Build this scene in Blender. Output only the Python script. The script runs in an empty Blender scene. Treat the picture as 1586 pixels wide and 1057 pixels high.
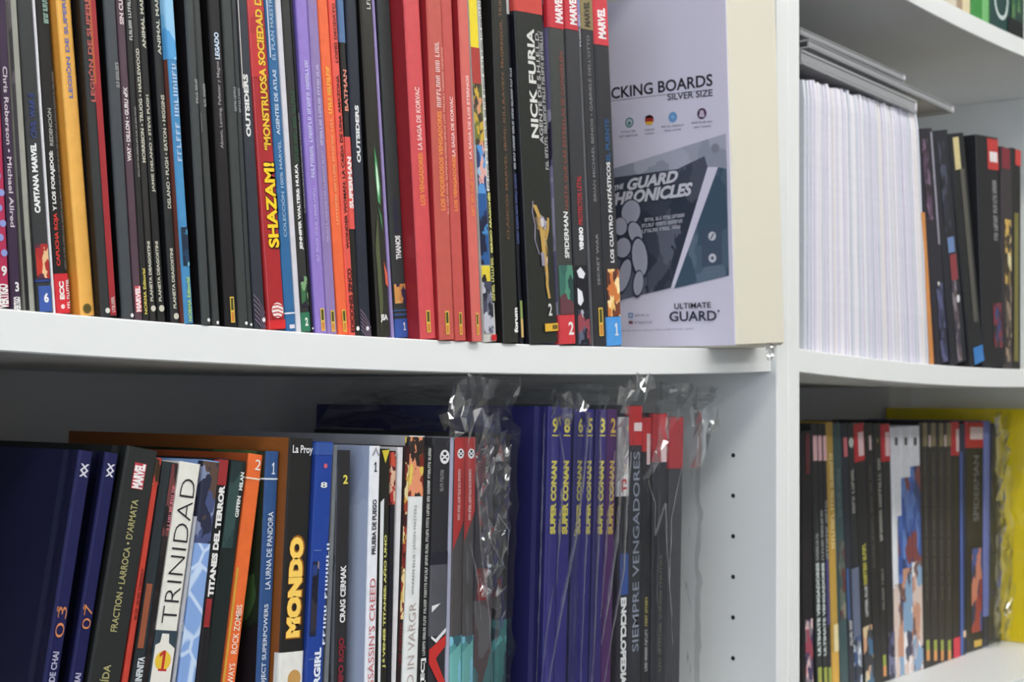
import bpy, math, random
from mathutils import Vector, Matrix

# ------------------------------------------------------------------ camera, world, light, exposure
scn = bpy.context.scene
col = scn.collection
F, YAW, PITCH, ROLL = 2371.684, 0.881676, 0.0380635, 0.0066966
ZB = 1.40                                   # height of the middle shelf's underside above the floor
CAM = Vector((-1.069957, -0.599093, ZB - 0.022688))
IW, IH = 1586.0, 1057.0
_w = Vector((math.sin(YAW)*math.cos(PITCH), math.cos(YAW)*math.cos(PITCH), math.sin(PITCH)))
_r = Vector((math.cos(YAW), -math.sin(YAW), 0.0))
_u = _r.cross(_w)
_c, _s = math.cos(ROLL), math.sin(ROLL)
RT, UP = _c*_r + _s*_u, -_s*_r + _c*_u
cam_data = bpy.data.cameras.new('camera')
cam = bpy.data.objects.new('camera', cam_data)
col.objects.link(cam)
cam.matrix_world = Matrix.Translation(CAM) @ Matrix((RT, UP, -_w)).transposed().to_4x4()
cam_data.sensor_width = 36.0
cam_data.lens = F*36.0/IW
cam_data.clip_start = 0.01
cam_data.dof.use_dof = True
cam_data.dof.focus_distance = 0.80
cam_data.dof.aperture_fstop = 20.0
scn.camera = cam
world = bpy.data.worlds.new('world')
scn.world = world
world.use_nodes = True
world.node_tree.nodes['Background'].inputs[0].default_value = (0.78, 0.87, 1.0, 1)
world.node_tree.nodes['Background'].inputs[1].default_value = 2.1
scn.view_settings.view_transform = 'Standard'
scn.view_settings.look = 'None'
scn.view_settings.gamma = 1.0
scn.view_settings.use_curve_mapping = False
scn.view_settings.exposure = 0.92
scn.cycles.use_denoising = True
scn.cycles.max_bounces = 10
scn.cycles.transparent_max_bounces = 32
scn.cycles.caustics_reflective = False
scn.cycles.caustics_refractive = False
LAMP_STRENGTH = 9.0
# daylight portal in the added, unseen window of the left wall
_pl = bpy.data.lights.new('added_window_portal', 'AREA'); _pl.shape = 'RECTANGLE'; _pl.size = 2.0; _pl.size_y = 2.75; _pl.cycles.is_portal = True
_po = bpy.data.objects.new('added_window_portal', _pl); col.objects.link(_po)
_po.location = (-3.17, -1.825, 1.55); _po.rotation_euler = (0, -math.pi/2, 0)

rnd = random.Random(7)

# ------------------------------------------------------------------ pixel <-> place
def ray(px, py):
    return _w + RT*((px - IW/2)/F) - UP*((py - IH/2)/F)
def on_plane(px, py, p, n):
    d = ray(px, py)
    k = (Vector(p) - CAM).dot(n)/d.dot(n)
    return CAM + d*k
def on_y(px, py, y):
    return on_plane(px, py, (0, y, 0), Vector((0, 1, 0)))

# ------------------------------------------------------------------ materials
def lin(c):
    out = []
    for v in c[:3]:
        v = v/255.0
        out.append(v/12.92 if v <= 0.04045 else ((v + 0.055)/1.055)**2.4)
    return (out[0], out[1], out[2], 1.0)
_mats = {}
def mat(c, rough=0.45, grain=0.06, spec=0.4):
    key = ('p', tuple(c), rough, grain)
    if key in _mats: return _mats[key]
    m = bpy.data.materials.new('print_%d_%d_%d' % tuple(c[:3]))
    m.use_nodes = True
    nt = m.node_tree; b = nt.nodes['Principled BSDF']
    b.inputs['Roughness'].default_value = rough
    b.inputs['Specular IOR Level'].default_value = spec
    if grain > 0:
        tc = nt.nodes.new('ShaderNodeTexCoord')
        nz = nt.nodes.new('ShaderNodeTexNoise'); nz.inputs['Scale'].default_value = 160; nz.inputs['Detail'].default_value = 4
        nt.links.new(tc.outputs['Object'], nz.inputs['Vector'])
        mx = nt.nodes.new('ShaderNodeMix'); mx.data_type = 'RGBA'
        L = lin(c)
        mx.inputs['A'].default_value = (L[0]*(1-grain*2.2), L[1]*(1-grain*2.2), L[2]*(1-grain*2.2), 1)
        mx.inputs['B'].default_value = (min(1, L[0]*(1+grain*2.2)+.002), min(1, L[1]*(1+grain*2.2)+.002), min(1, L[2]*(1+grain*2.2)+.002), 1)
        nt.links.new(nz.outputs['Fac'], mx.inputs['Factor'])
        nt.links.new(mx.outputs['Result'], b.inputs['Base Color'])
        bp = nt.nodes.new('ShaderNodeBump'); bp.inputs['Strength'].default_value = 0.06; bp.inputs['Distance'].default_value = 0.0005
        nt.links.new(nz.outputs['Fac'], bp.inputs['Height'])
        nt.links.new(bp.outputs['Normal'], b.inputs['Normal'])
    else:
        b.inputs['Base Color'].default_value = lin(c)
    _mats[key] = m
    return m
def art(cols, scale=170, rough=0.4, stretch=(1, 1, 0.6), seed=0):
    """comic-like mottled print: warped cells in a handful of ink colours"""
    key = ('a', tuple(cols), scale, seed)
    if key in _mats: return _mats[key]
    m = bpy.data.materials.new('art_print')
    m.use_nodes = True
    nt = m.node_tree; b = nt.nodes['Principled BSDF']
    b.inputs['Roughness'].default_value = rough
    tc = nt.nodes.new('ShaderNodeTexCoord')
    mp = nt.nodes.new('ShaderNodeMapping')
    mp.inputs['Scale'].default_value = stretch
    mp.inputs['Location'].default_value = (seed*.37, seed*.11, seed*.73)
    nt.links.new(tc.outputs['Object'], mp.inputs['Vector'])
    nz = nt.nodes.new('ShaderNodeTexNoise'); nz.inputs['Scale'].default_value = scale*1.1; nz.inputs['Detail'].default_value = 3
    nt.links.new(mp.outputs['Vector'], nz.inputs['Vector'])
    ad = nt.nodes.new('ShaderNodeVectorMath'); ad.operation = 'MULTIPLY_ADD'
    ad.inputs[1].default_value = (1.6/scale,)*3
    nt.links.new(nz.outputs['Color'], ad.inputs[0]); nt.links.new(mp.outputs['Vector'], ad.inputs[2])
    vo = nt.nodes.new('ShaderNodeTexVoronoi'); vo.inputs['Scale'].default_value = scale
    nt.links.new(ad.outputs['Vector'], vo.inputs['Vector'])
    sp = nt.nodes.new('ShaderNodeSeparateColor')
    nt.links.new(vo.outputs['Color'], sp.inputs['Color'])
    cr = nt.nodes.new('ShaderNodeValToRGB'); cr.color_ramp.interpolation = 'CONSTANT'
    el = cr.color_ramp.elements
    n = len(cols)
    el[0].position = 0; el[0].color = lin(cols[0])
    el[1].position = 1.0/n; el[1].color = lin(cols[1])
    for i in range(2, n):
        e = el.new(i/n); e.color = lin(cols[i])
    nt.links.new(sp.outputs[0], cr.inputs['Fac'])
    nt.links.new(cr.outputs['Color'], b.inputs['Base Color'])
    _mats[key] = m
    return m
def crackle(base, line, scale=60):
    key = ('c', tuple(base), tuple(line), scale)
    if key in _mats: return _mats[key]
    m = bpy.data.materials.new('crackle_print'); m.use_nodes = True
    nt = m.node_tree; b = nt.nodes['Principled BSDF']; b.inputs['Roughness'].default_value = 0.4
    tc = nt.nodes.new('ShaderNodeTexCoord')
    vo = nt.nodes.new('ShaderNodeTexVoronoi'); vo.feature = 'DISTANCE_TO_EDGE'; vo.inputs['Scale'].default_value = scale
    nt.links.new(tc.outputs['Object'], vo.inputs['Vector'])
    cr = nt.nodes.new('ShaderNodeValToRGB')
    cr.color_ramp.elements[0].position = 0.03; cr.color_ramp.elements[0].color = lin(line)
    cr.color_ramp.elements[1].position = 0.06; cr.color_ramp.elements[1].color = lin(base)
    nt.links.new(vo.outputs['Distance'], cr.inputs['Fac'])
    nt.links.new(cr.outputs['Color'], b.inputs['Base Color'])
    _mats[key] = m
    return m
def pages_mat(c=(214, 206, 190)):
    key = ('pg', tuple(c))
    if key in _mats: return _mats[key]
    m = bpy.data.materials.new('page_edges'); m.use_nodes = True
    nt = m.node_tree; b = nt.nodes['Principled BSDF']; b.inputs['Roughness'].default_value = 0.8
    tc = nt.nodes.new('ShaderNodeTexCoord')
    wv = nt.nodes.new('ShaderNodeTexWave'); wv.bands_direction = 'X'; wv.inputs['Scale'].default_value = 900; wv.inputs['Distortion'].default_value = 2
    nt.links.new(tc.outputs['Object'], wv.inputs['Vector'])
    cr = nt.nodes.new('ShaderNodeValToRGB')
    L = lin(c)
    cr.color_ramp.elements[0].color = (L[0]*.7, L[1]*.7, L[2]*.7, 1); cr.color_ramp.elements[1].color = L
    nt.links.new(wv.outputs['Fac'], cr.inputs['Fac'])
    nt.links.new(cr.outputs['Color'], b.inputs['Base Color'])
    _mats[key] = m
    return m
def film_mat(name='clear_film', haze=0.05, rough=0.07, boost=1.0, tint=(0.97, 0.975, 0.98)):
    """thin clear plastic: Fresnel sheen over see-through, a trace of milky haze"""
    m = bpy.data.materials.new(name); m.use_nodes = True
    nt = m.node_tree; nt.nodes.clear()
    out = nt.nodes.new('ShaderNodeOutputMaterial')
    tr = nt.nodes.new('ShaderNodeBsdfTransparent'); tr.inputs[0].default_value = (*tint, 1)
    df = nt.nodes.new('ShaderNodeBsdfDiffuse'); df.inputs[0].default_value = (.85, .86, .88, 1)
    gl = nt.nodes.new('ShaderNodeBsdfGlossy'); gl.inputs['Roughness'].default_value = rough
    fr = nt.nodes.new('ShaderNodeFresnel'); fr.inputs['IOR'].default_value = 1.5
    tc = nt.nodes.new('ShaderNodeTexCoord')
    nz = nt.nodes.new('ShaderNodeTexNoise'); nz.inputs['Scale'].default_value = 90; nz.inputs['Detail'].default_value = 5
    nt.links.new(tc.outputs['Object'], nz.inputs['Vector'])
    bp = nt.nodes.new('ShaderNodeBump'); bp.inputs['Strength'].default_value = 0.12; bp.inputs['Distance'].default_value = 0.002
    nt.links.new(nz.outputs['Fac'], bp.inputs['Height'])
    nt.links.new(bp.outputs['Normal'], gl.inputs['Normal']); nt.links.new(bp.outputs['Normal'], fr.inputs['Normal'])
    mu = nt.nodes.new('ShaderNodeMath'); mu.operation = 'MULTIPLY'; mu.inputs[1].default_value = boost; mu.use_clamp = True
    nt.links.new(fr.outputs[0], mu.inputs[0])
    m1 = nt.nodes.new('ShaderNodeMixShader'); m1.inputs[0].default_value = haze
    nt.links.new(tr.outputs[0], m1.inputs[1]); nt.links.new(df.outputs[0], m1.inputs[2])
    m2 = nt.nodes.new('ShaderNodeMixShader')
    nt.links.new(mu.outputs[0], m2.inputs[0]); nt.links.new(m1.outputs[0], m2.inputs[1]); nt.links.new(gl.outputs[0], m2.inputs[2])
    nt.links.new(m2.outputs[0], out.inputs[0])
    return m
FILM = film_mat(haze=.010, rough=.07, boost=.28)
CRINKLE = film_mat('crinkled_film', haze=.05, rough=.08, boost=.55)
FOLD = film_mat('folded_film', haze=.26, rough=.15, boost=.4)
FILM_SOFT = film_mat('soft_film', haze=0.10, rough=0.16, boost=1.0)

def surface(name, c, rough, scale, amount, bump=0.1):
    m = bpy.data.materials.new(name); m.use_nodes = True
    nt = m.node_tree; b = nt.nodes['Principled BSDF']; b.inputs['Roughness'].default_value = rough
    tc = nt.nodes.new('ShaderNodeTexCoord')
    nz = nt.nodes.new('ShaderNodeTexNoise'); nz.inputs['Scale'].default_value = scale; nz.inputs['Detail'].default_value = 6
    nt.links.new(tc.outputs['Object'], nz.inputs['Vector'])
    cr = nt.nodes.new('ShaderNodeValToRGB'); L = lin(c)
    cr.color_ramp.elements[0].color = (L[0]*(1-amount), L[1]*(1-amount), L[2]*(1-amount), 1)
    cr.color_ramp.elements[1].color = L
    nt.links.new(nz.outputs['Fac'], cr.inputs['Fac']); nt.links.new(cr.outputs['Color'], b.inputs['Base Color'])
    bp = nt.nodes.new('ShaderNodeBump'); bp.inputs['Strength'].default_value = bump; bp.inputs['Distance'].default_value = 0.001
    nt.links.new(nz.outputs['Fac'], bp.inputs['Height']); nt.links.new(bp.outputs['Normal'], b.inputs['Normal'])
    return m
WHITE = surface('white_laminate', (232, 233, 231), 0.42, 35, 0.03, 0.03)
BACKM = surface('white_backboard', (214, 213, 214), 0.6, 20, 0.05, 0.03)

# ------------------------------------------------------------------ object helpers
def mesh_obj(name, verts, faces, m, parent=None, smooth=False):
    me = bpy.data.meshes.new(name)
    me.from_pydata(verts, [], faces)
    me.materials.append(m)
    if smooth: me.polygons.foreach_set('use_smooth', [True]*len(me.polygons))
    me.update()
    o = bpy.data.objects.new(name, me); col.objects.link(o)
    if parent: o.parent = parent
    return o
def tag(o, label, cat, group=None, kind=None):
    o['label'] = label; o['category'] = cat
    if group: o['group'] = group
    if kind: o['kind'] = kind
    return o
def root(name, label, cat, group=None):
    o = bpy.data.objects.new(name, None); col.objects.link(o)
    o.empty_display_size = 0.01
    return tag(o, label, cat, group)
def box(x0, x1, y0, y1, z0, z1):
    v = [(x0,y0,z0),(x1,y0,z0),(x1,y1,z0),(x0,y1,z0),(x0,y0,z1),(x1,y0,z1),(x1,y1,z1),(x0,y1,z1)]
    f = [(0,3,2,1),(4,5,6,7),(0,1,5,4),(1,2,6,5),(2,3,7,6),(3,0,4,7)]
    return v, f
def bevel_box(x0, x1, y0, y1, z0, z1, b):
    """box with chamfered edges"""
    v = []; 
    for (z, i) in ((z0, b), (z0+b, 0), (z1-b, 0), (z1, b)):
        X0, X1, Y0, Y1 = x0+i, x1-i, y0+i, y1-i
        c = b if i == 0 else b*.5
        v += [(X0+c,Y0,z),(X1-c,Y0,z),(X1,Y0+c,z),(X1,Y1-c,z),(X1-c,Y1,z),(X0+c,Y1,z),(X0,Y1-c,z),(X0,Y0+c,z)]
    f = [tuple(range(7,-1,-1)), tuple(range(24,32))]
    for k in range(3):
        for j in range(8):
            a, b2 = k*8+j, k*8+(j+1) % 8
            f.append((a, b2, b2+8, a+8))
    return v, f

# text outlines, normalised to a unit box
_txt = {}
def text_shape(s, bold=0.0, shear=0.0):
    key = (s, bold, shear)
    if key in _txt: return _txt[key]
    if s == '1':          # numeral with flag and foot
        vs = [(.42, .1), (.7, .1), (.7, 1), (.42, 1), (.1, .82), (.1, .66), (.42, .8), (.12, 0), (1, 0), (1, .11), (.12, .11)]
        _txt[key] = (vs, [(0, 1, 2, 3, 6), (3, 4, 5, 6), (7, 8, 9, 10)], .5, .5)
        return _txt[key]
    cu = bpy.data.curves.new('t', 'FONT'); cu.body = s; cu.offset = bold; cu.shear = shear
    cu.resolution_u = 3
    ob = bpy.data.objects.new('t', cu)
    me = ob.to_mesh()
    vs = [(v.co.x, v.co.y) for v in me.vertices]; fs = [tuple(p.vertices) for p in me.polygons]
    ob.to_mesh_clear(); bpy.data.objects.remove(ob); bpy.data.curves.remove(cu)
    xs = [v[0] for v in vs]; ys = [v[1] for v in vs]
    x0, x1, y0, y1 = min(xs), max(xs), min(ys), max(ys)
    r = ([((x-x0)/(x1-x0), (y-y0)/(y1-y0)) for x, y in vs], fs, (x1-x0)/(y1-y0), x1-x0)
    _txt[key] = r
    return r
def scribble_shape(n, seed):
    """tiny print too small to read: rows of upright strokes grouped like words"""
    R = random.Random(seed); vs = []; fs = []
    x = 0.0; k = 0
    while k < n:
        wl = R.randint(3, 9)
        for _ in range(wl):
            strokes = [(0, .28, 0, 1)]
            t = R.random()
            if t < .45: strokes.append((.28, .8, .78, 1))
            if .25 < t < .8: strokes.append((.55, .8, 0, 1))
            if t > .55: strokes.append((.28, .8, 0, .2))
            if t < .2: strokes.append((.28, .6, .4, .58))
            for a, b, c, d in strokes:
                i = len(vs); vs += [(x+a, c), (x+b, c), (x+b, d), (x+a, d)]; fs.append((i, i+1, i+2, i+3))
            x += 1.0; k += 1
        x += .7
    L = x - .7
    return [(a/L, b) for a, b in vs], fs

# ------------------------------------------------------------------ the bookcases
W_IN = 0.764; PT = 0.018; ST = 0.019; SHELF_Y0 = 0.0047; SHELF_Y1 = 0.255; BACK_Y = 0.258
SAG = {'L': 0.00735, 'R': 0.0083, 'U': 0.0132, 'LL': 0.008, 'RL': 0.0085}
def sag(X, xc, s): 
    t = 2*(X - xc)/W_IN
    return -s*(1 - min(1, t*t))
def shelf_top(key, X):
    xc, z0 = {'L': (-.4, 0), 'R': (.4, .00084), 'U': (.4, .35417), 'LL': (-.4, -.320), 'RL': (.4, -.317)}[key]
    return ZB + z0 + ST + sag(X, xc, SAG[key])
def make_shelf(xc, z0, s, parent):
    N = 28; vs = []; fs = []
    b = 0.0007
    prof = [(SHELF_Y0+b, 0), (SHELF_Y0, b), (SHELF_Y0, ST-b), (SHELF_Y0+b, ST), (SHELF_Y1, ST), (SHELF_Y1, 0)]
    P = len(prof)
    x0, x1 = xc - W_IN/2 + .0008, xc + W_IN/2 - .0008
    if xc < 0: x1 -= 0.0
    for i in range(N+1):
        X = x0 + (x1-x0)*i/N
        for y, z in prof: vs.append((X, y, ZB + z0 + z + sag(X, xc, s)))
    for i in range(N):
        for j in range(P):
            a, c = i*P+j, i*P+(j+1) % P
            fs.append((a, c, c+P, a+P))
    fs.append(tuple(range(P))); fs.append(tuple(range(N*P+P-1, N*P-1, -1)))
    return mesh_obj('shelf', vs, fs, WHITE, parent)
def bookcase(xc, label, levels):
    r = root('bookcase', label, 'bookcase')
    x0, x1 = xc - .4 + .0001, xc + .4 - .0001
    H = 2.18
    for a, b in ((x0, x0+PT), (x1-PT, x1)):
        mesh_obj('side_panel', *bevel_box(a, b, 0, .28, 0, H, .0006), WHITE, r)
    mesh_obj('back_panel', *box(x0+PT, x1-PT, BACK_Y, .262, .08, H-ST), BACKM, r)
    mesh_obj('top_panel', *bevel_box(x0+PT, x1-PT, 0.001, .257, H-ST, H, .0006), WHITE, r)
    mesh_obj('bottom_panel', *bevel_box(x0+PT, x1-PT, 0.001, .257, .08, .08+ST, .0006), WHITE, r)
    mesh_obj('plinth', *bevel_box(x0+PT, x1-PT, .03, .046, 0, .08, .0006), WHITE, r)
    for z0, s in levels: make_shelf(xc, z0, s, r)
    # rows of shelf-pin holes in the right-hand upright
    hole = None
    X = x1 - PT - .0002
    for Y in (.03915, .215):
        for k in range(7):
            if hole is None:
                n = 14
                hole = mesh_obj('pin_hole', [(0, .0018*math.cos(6.2832*j/n), .0018*math.sin(6.2832*j/n)) for j in range(n)], [tuple(range(n))], mat((22, 22, 24), .8, 0), r); o = hole
            else:
                o = hole.copy(); col.objects.link(o)
            o.location = (X, Y, ZB - .06596 - .032*k); o.parent = r
    return r
bookcase(-.4, 'white laminate bookcase on the left, its sagging shelves packed with comic books', [(-.960, .004), (-.640, .005), (-.320, SAG['LL']), (0, SAG['L']), (.352, .008)])
bookcase(.4, 'white laminate bookcase on the right of the joined upright, further from the viewer', [(-.960, .004), (-.640, .005), (-.317, SAG['RL']), (.00084, SAG['R']), (.35417, SAG['U'])])

# ------------------------------------------------------------------ the room
FLOOR = surface('grey_vinyl_floor', (84, 80, 76), 0.5, 6, 0.15)
WALL = surface('painted_wall', (158, 156, 152), 0.8, 12, 0.04)
def struct(name, v, f, m):
    o = mesh_obj(name, v, f, m); o['kind'] = 'structure'; return o
RX0, RX1, RY0, RY1, RZ = -3.2, 3.2, -3.6, .30, 2.8
struct('floor', *box(RX0, RX1, RY0, RY1, -.05, 0), FLOOR)
struct('ceiling', *box(RX0, RX1, RY0, RY1, RZ, RZ+.05), WALL)
struct('wall_back', *box(RX0, RX1, RY1, RY1+.05, 0, RZ), WALL)
struct('wall_front', *box(RX0, RX1, RY0-.05, RY0, 0, RZ), WALL)
# the left wall has a wide unseen window, added for light on left-facing faces
WY0, WY1, WZ0, WZ1 = -3.2, -.45, .55, 2.55
def joined(*bs):
    V, Fc = [], []
    for v, f in bs:
        n = len(V); V += v; Fc += [tuple(i_+n for i_ in q) for q in f]
    return V, Fc
struct('wall_left', *joined(box(RX0-.05, RX0, RY0, WY0, 0, RZ), box(RX0-.05, RX0, WY1, RY1, 0, RZ), box(RX0-.05, RX0, WY0, WY1, 0, WZ0), box(RX0-.05, RX0, WY0, WY1, WZ1, RZ)), WALL)
win = struct('added_window_1', *joined(box(RX0-.045, RX0+.01, WY0, WY0+.05, WZ0, WZ1), box(RX0-.045, RX0+.01, WY1-.05, WY1, WZ0, WZ1), box(RX0-.045, RX0+.01, WY0+.05, WY1-.05, WZ0, WZ0+.05), box(RX0-.045, RX0+.01, WY0+.05, WY1-.05, WZ1-.05, WZ1)), mat((70, 72, 76), .4, 0))
struct('wall_right', *box(RX1, RX1+.05, RY0, RY1, 0, RZ), WALL)
em = bpy.data.materials.new('lamp_diffuser'); em.use_nodes = True
_e = em.node_tree.nodes['Principled BSDF']
_e.inputs['Emission Color'].default_value = (1.0, 1.0, .975, 1); _e.inputs['Emission Strength'].default_value = LAMP_STRENGTH
lamp_spots = [(-1.6, -.95), (0, -.95), (1.6, -.95), (-1.6, -2.5), (0, -2.5), (1.6, -2.5)]  # unseen ceiling lights, added to light the shelves
lamp_names = ['over the left bookcase', 'over the joint of the bookcases', 'over the right bookcase', 'at the far left of the room', 'in the far middle of the room', 'at the far right of the room']
for (lx, ly), nm in zip(lamp_spots, lamp_names):
    r = root('added_ceiling_light', 'added unseen white ceiling panel light ' + nm, 'ceiling light', 'added ceiling panel lights')
    r.location = (lx, ly, RZ)
    mesh_obj('diffuser', *box(-.59, .59, -.14, .14, -.03, -.022), em, r)
    mesh_obj('housing', *box(-.61, .61, -.16, .16, -.02, 0), WHITE, r)
# ------------------------------------------------------------------ books
Y_OF_ROW = {}
class Book:
    pass
def cover_profile(w, D, t, hard):
    r = min(.0011, w*.25)
    g = min(.0011, w*.12) if hard else 0
    L = [(0, D)]
    if hard: L += [(0, .0125), (g, .0095), (g, .0075), (0, .0045)]
    L += [(0, r), (r*.3, r*.3), (r, 0)]
    o = L + [(w-x, y) for x, y in reversed(L)]
    i = []
    ri = max(r-t, .0002)
    Li = [(t, D)]
    if hard: Li += [(t, .0125), (g+t, .0095), (g+t, .0075), (t, .0055)]
    Li += [(t, t+ri), (t+ri*.3, t+ri*.3), (t+ri, t)]
    i = Li + [(w-x, y) for x, y in reversed(Li)]
    return o, i
def prism_u(o, i, z0, z1):
    n = len(o); vs = []; fs = []
    for z in (z0, z1):
        vs += [(x, y, z) for x, y in o]; vs += [(x, y, z) for x, y in i]
    O0, I0, O1, I1 = 0, n, 2*n, 3*n
    for k in range(n-1):
        fs.append((O0+k, O0+k+1, O1+k+1, O1+k))
        fs.append((I0+k+1, I0+k, I1+k, I1+k+1))
        fs.append((O0+k+1, O0+k, I0+k, I0+k+1))
        fs.append((O1+k, O1+k+1, I1+k+1, I1+k))
    fs.append((O0, O1, I1, I0)); fs.append((O0+n-1, I0+n-1, I1+n-1, O1+n-1))
    return vs, fs

EPS = .00022
def under(part, sub):
    if part is not None and sub is not None: sub.parent = part
    return sub
class Spine:
    """placing print on a book's spine from positions along it in the photograph"""
    def __init__(s, rt, M, w, h, xb, yb, xt, yt):
        s.rt, s.M, s.w, s.h = rt, M, w, h
        s.Mi = M.inverted(); s.n = M.to_3x3() @ Vector((0, 1, 0)); s.p = M.translation
        s.xb, s.yb, s.xt, s.yt = xb, yb, xt, yt
        s.layer = 1
    def z(s, y):
        k = (y - s.yb)/(s.yt - s.yb)
        x = s.xb + (s.xt - s.xb)*k
        return (s.Mi @ on_plane(x, y, s.p, s.n)).z
    def put(s, name, pts, faces, m):
        s.layer += 1
        e = -EPS - .00003*s.layer
        return mesh_obj(name, [(x, e, z) for x, z in pts], faces, m, s.rt)
    def panel(s, y0, y1, u0=0, u1=1, m=None, name='print_panel'):
        za, zb = s.z(y1), s.z(y0)
        za, zb = max(za, .0006), min(zb, s.h-.0006)
        if zb - za < .0004: return
        s.layer += 1
        e = -EPS - .00003*s.layer
        a, b = max(u0*s.w, .0001), min(u1*s.w, s.w-.0001)
        r = min(.0011, s.w*.25)
        # wrap the band slightly round the spine's rounded edges
        if u0 <= 0 and u1 >= 1:
            p = [(e*.9, .004), (e*.9, r), (r*.3+e*.6, r*.3+e*.6), (r, e), (s.w-r, e), (s.w-r*.3-e*.6, r*.3+e*.6), (s.w-e*.9, r), (s.w-e*.9, .004)]
        else:
            a = max(a, r*.6); b = min(b, s.w-r*.6)
            p = [(a, e), (b, e)]
        n = len(p)
        vs = [(x, y, za) for x, y in p] + [(x, y, zb) for x, y in p]
        return mesh_obj(name, vs, [(k, k+1, n+k+1, n+k) for k in range(n-1)], m, s.rt)
    def text(s, t, y0, y1, u, hf, c, bold=.02, down=False, horiz=False, name='title_lettering', shear=0, wf=None):
        vs, fs, asp, _ = text_shape(t, bold, shear)
        za, zb = s.z(y1), s.z(y0)
        m = mat(c, .45, 0)
        if horiz:
            hh = zb - za
            ww = (wf or .6)*s.w
            x0 = u*s.w - ww/2
            pts = [(x0 + x*ww, za + y*hh) for x, y in vs]
        else:
            H = hf*s.w; L = zb - za; xc = u*s.w
            if down: pts = [(xc - H/2 + y*H, zb - x*L) for x, y in vs]
            else: pts = [(xc + H/2 - y*H, za + x*L) for x, y in vs]
        o = s.put(name, pts, fs, m)
        return o
    def small(s, y0, y1, u, hf, c, n=None):
        za, zb = s.z(y1), s.z(y0)
        H = hf*s.w; L = zb - za; xc = u*s.w
        n = n or max(4, int(L/max(H, .0006)*1.25))
        vs, fs = scribble_shape(n, int(y0*7+y1+u*100))
        return s.put('small_print', [(xc + H/2 - y*H, za + x*L) for x, y in vs], fs, mat(c, .5, 0))
    def disc(s, y, u, d, c, name='publisher_mark', inner=None, sq=1.0):
        """d: diameter as a share of the spine width"""
        zc = s.z(y); R = d*s.w/2; n = 20
        pts = [(u*s.w + R*math.cos(6.2832*k/n), zc + sq*R*math.sin(6.2832*k/n)) for k in range(n)]
        o = s.put(name, pts, [tuple(range(n))], mat(c, .45, 0))
        if inner:
            pts = [(u*s.w + .7*R*math.cos(6.2832*k/n), zc + .7*sq*R*math.sin(6.2832*k/n)) for k in range(n)]
            under(o, s.put('mark_field', pts, [tuple(range(n))], mat(inner, .45, 0)))
        return o
    def poly(s, pts, c, name='print_shape'):
        """pts: (u, y) pairs"""
        m = c if not isinstance(c, tuple) else mat(c, .45, 0)
        return s.put(name, [(u*s.w, s.z(y)) for u, y in pts], [tuple(range(len(pts)))], m)
    def logo(s, y0, y1, u, d=.22, horiz=False):
        """publisher's two-tone bar with yellow rim"""
        if horiz:
            o = s.panel(y0, y1, u-d, u+d, mat((226, 178, 60), .45, 0), 'publisher_mark')
            hh = (y1-y0)*.22
            under(o, s.panel(y0+hh, y1-hh, u+d*.12, u+d*.9, mat((112, 92, 38), .45, 0), 'mark_field'))
            return
        o = s.panel(y0, y1, u-d/2, u+d/2, mat((222, 186, 80), .45, 0), 'publisher_mark')
        ym = y0 + (y1-y0)*.52; k = d*.3
        under(o, s.panel(y0+2, ym, u-k, u+k, mat((70, 74, 30), .45, 0), 'mark_field'))
        under(o, s.panel(ym+3, y1-2, u-k, u+k, mat((206, 130, 60), .45, 0), 'mark_field'))
    def bar(s, y0, y1, c=(210, 196, 96), u=.6, d=.3):
        s.panel(y0, (y0+y1)/2, u-d/2, u+d/2, mat((150, 160, 70), .45, 0), 'publisher_mark')
        s.panel((y0+y1)/2, y1, u-d/2, u+d/2, mat((214, 150, 92), .45, 0), 'publisher_mark')
    def tagbox(s, y0, y1, ground, t=None, ty=None, u=.55, hf=.5, c=(240, 232, 232)):
        o = s.panel(y0, y1, 0, 1, mat(ground), 'publisher_tag')
        if t: under(o, s.text(t, ty[0], ty[1], u, hf, c, .05, name='publisher_lettering'))
    def dc(s, y, u, d):
        o = s.disc(y, u, d, (232, 232, 232), inner=(40, 40, 42))
        zc = s.z(y); R = d*s.w*.44
        vs, fs, _, _ = text_shape('DC', .05, 0)
        t = s.put('publisher_lettering', [(u*s.w + R*(1-2*y_)*.8, zc + R*(2*x_-1)*.85) for x_, y_ in vs], fs, mat((236, 236, 236), .45, 0))
        under(o, t)

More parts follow.
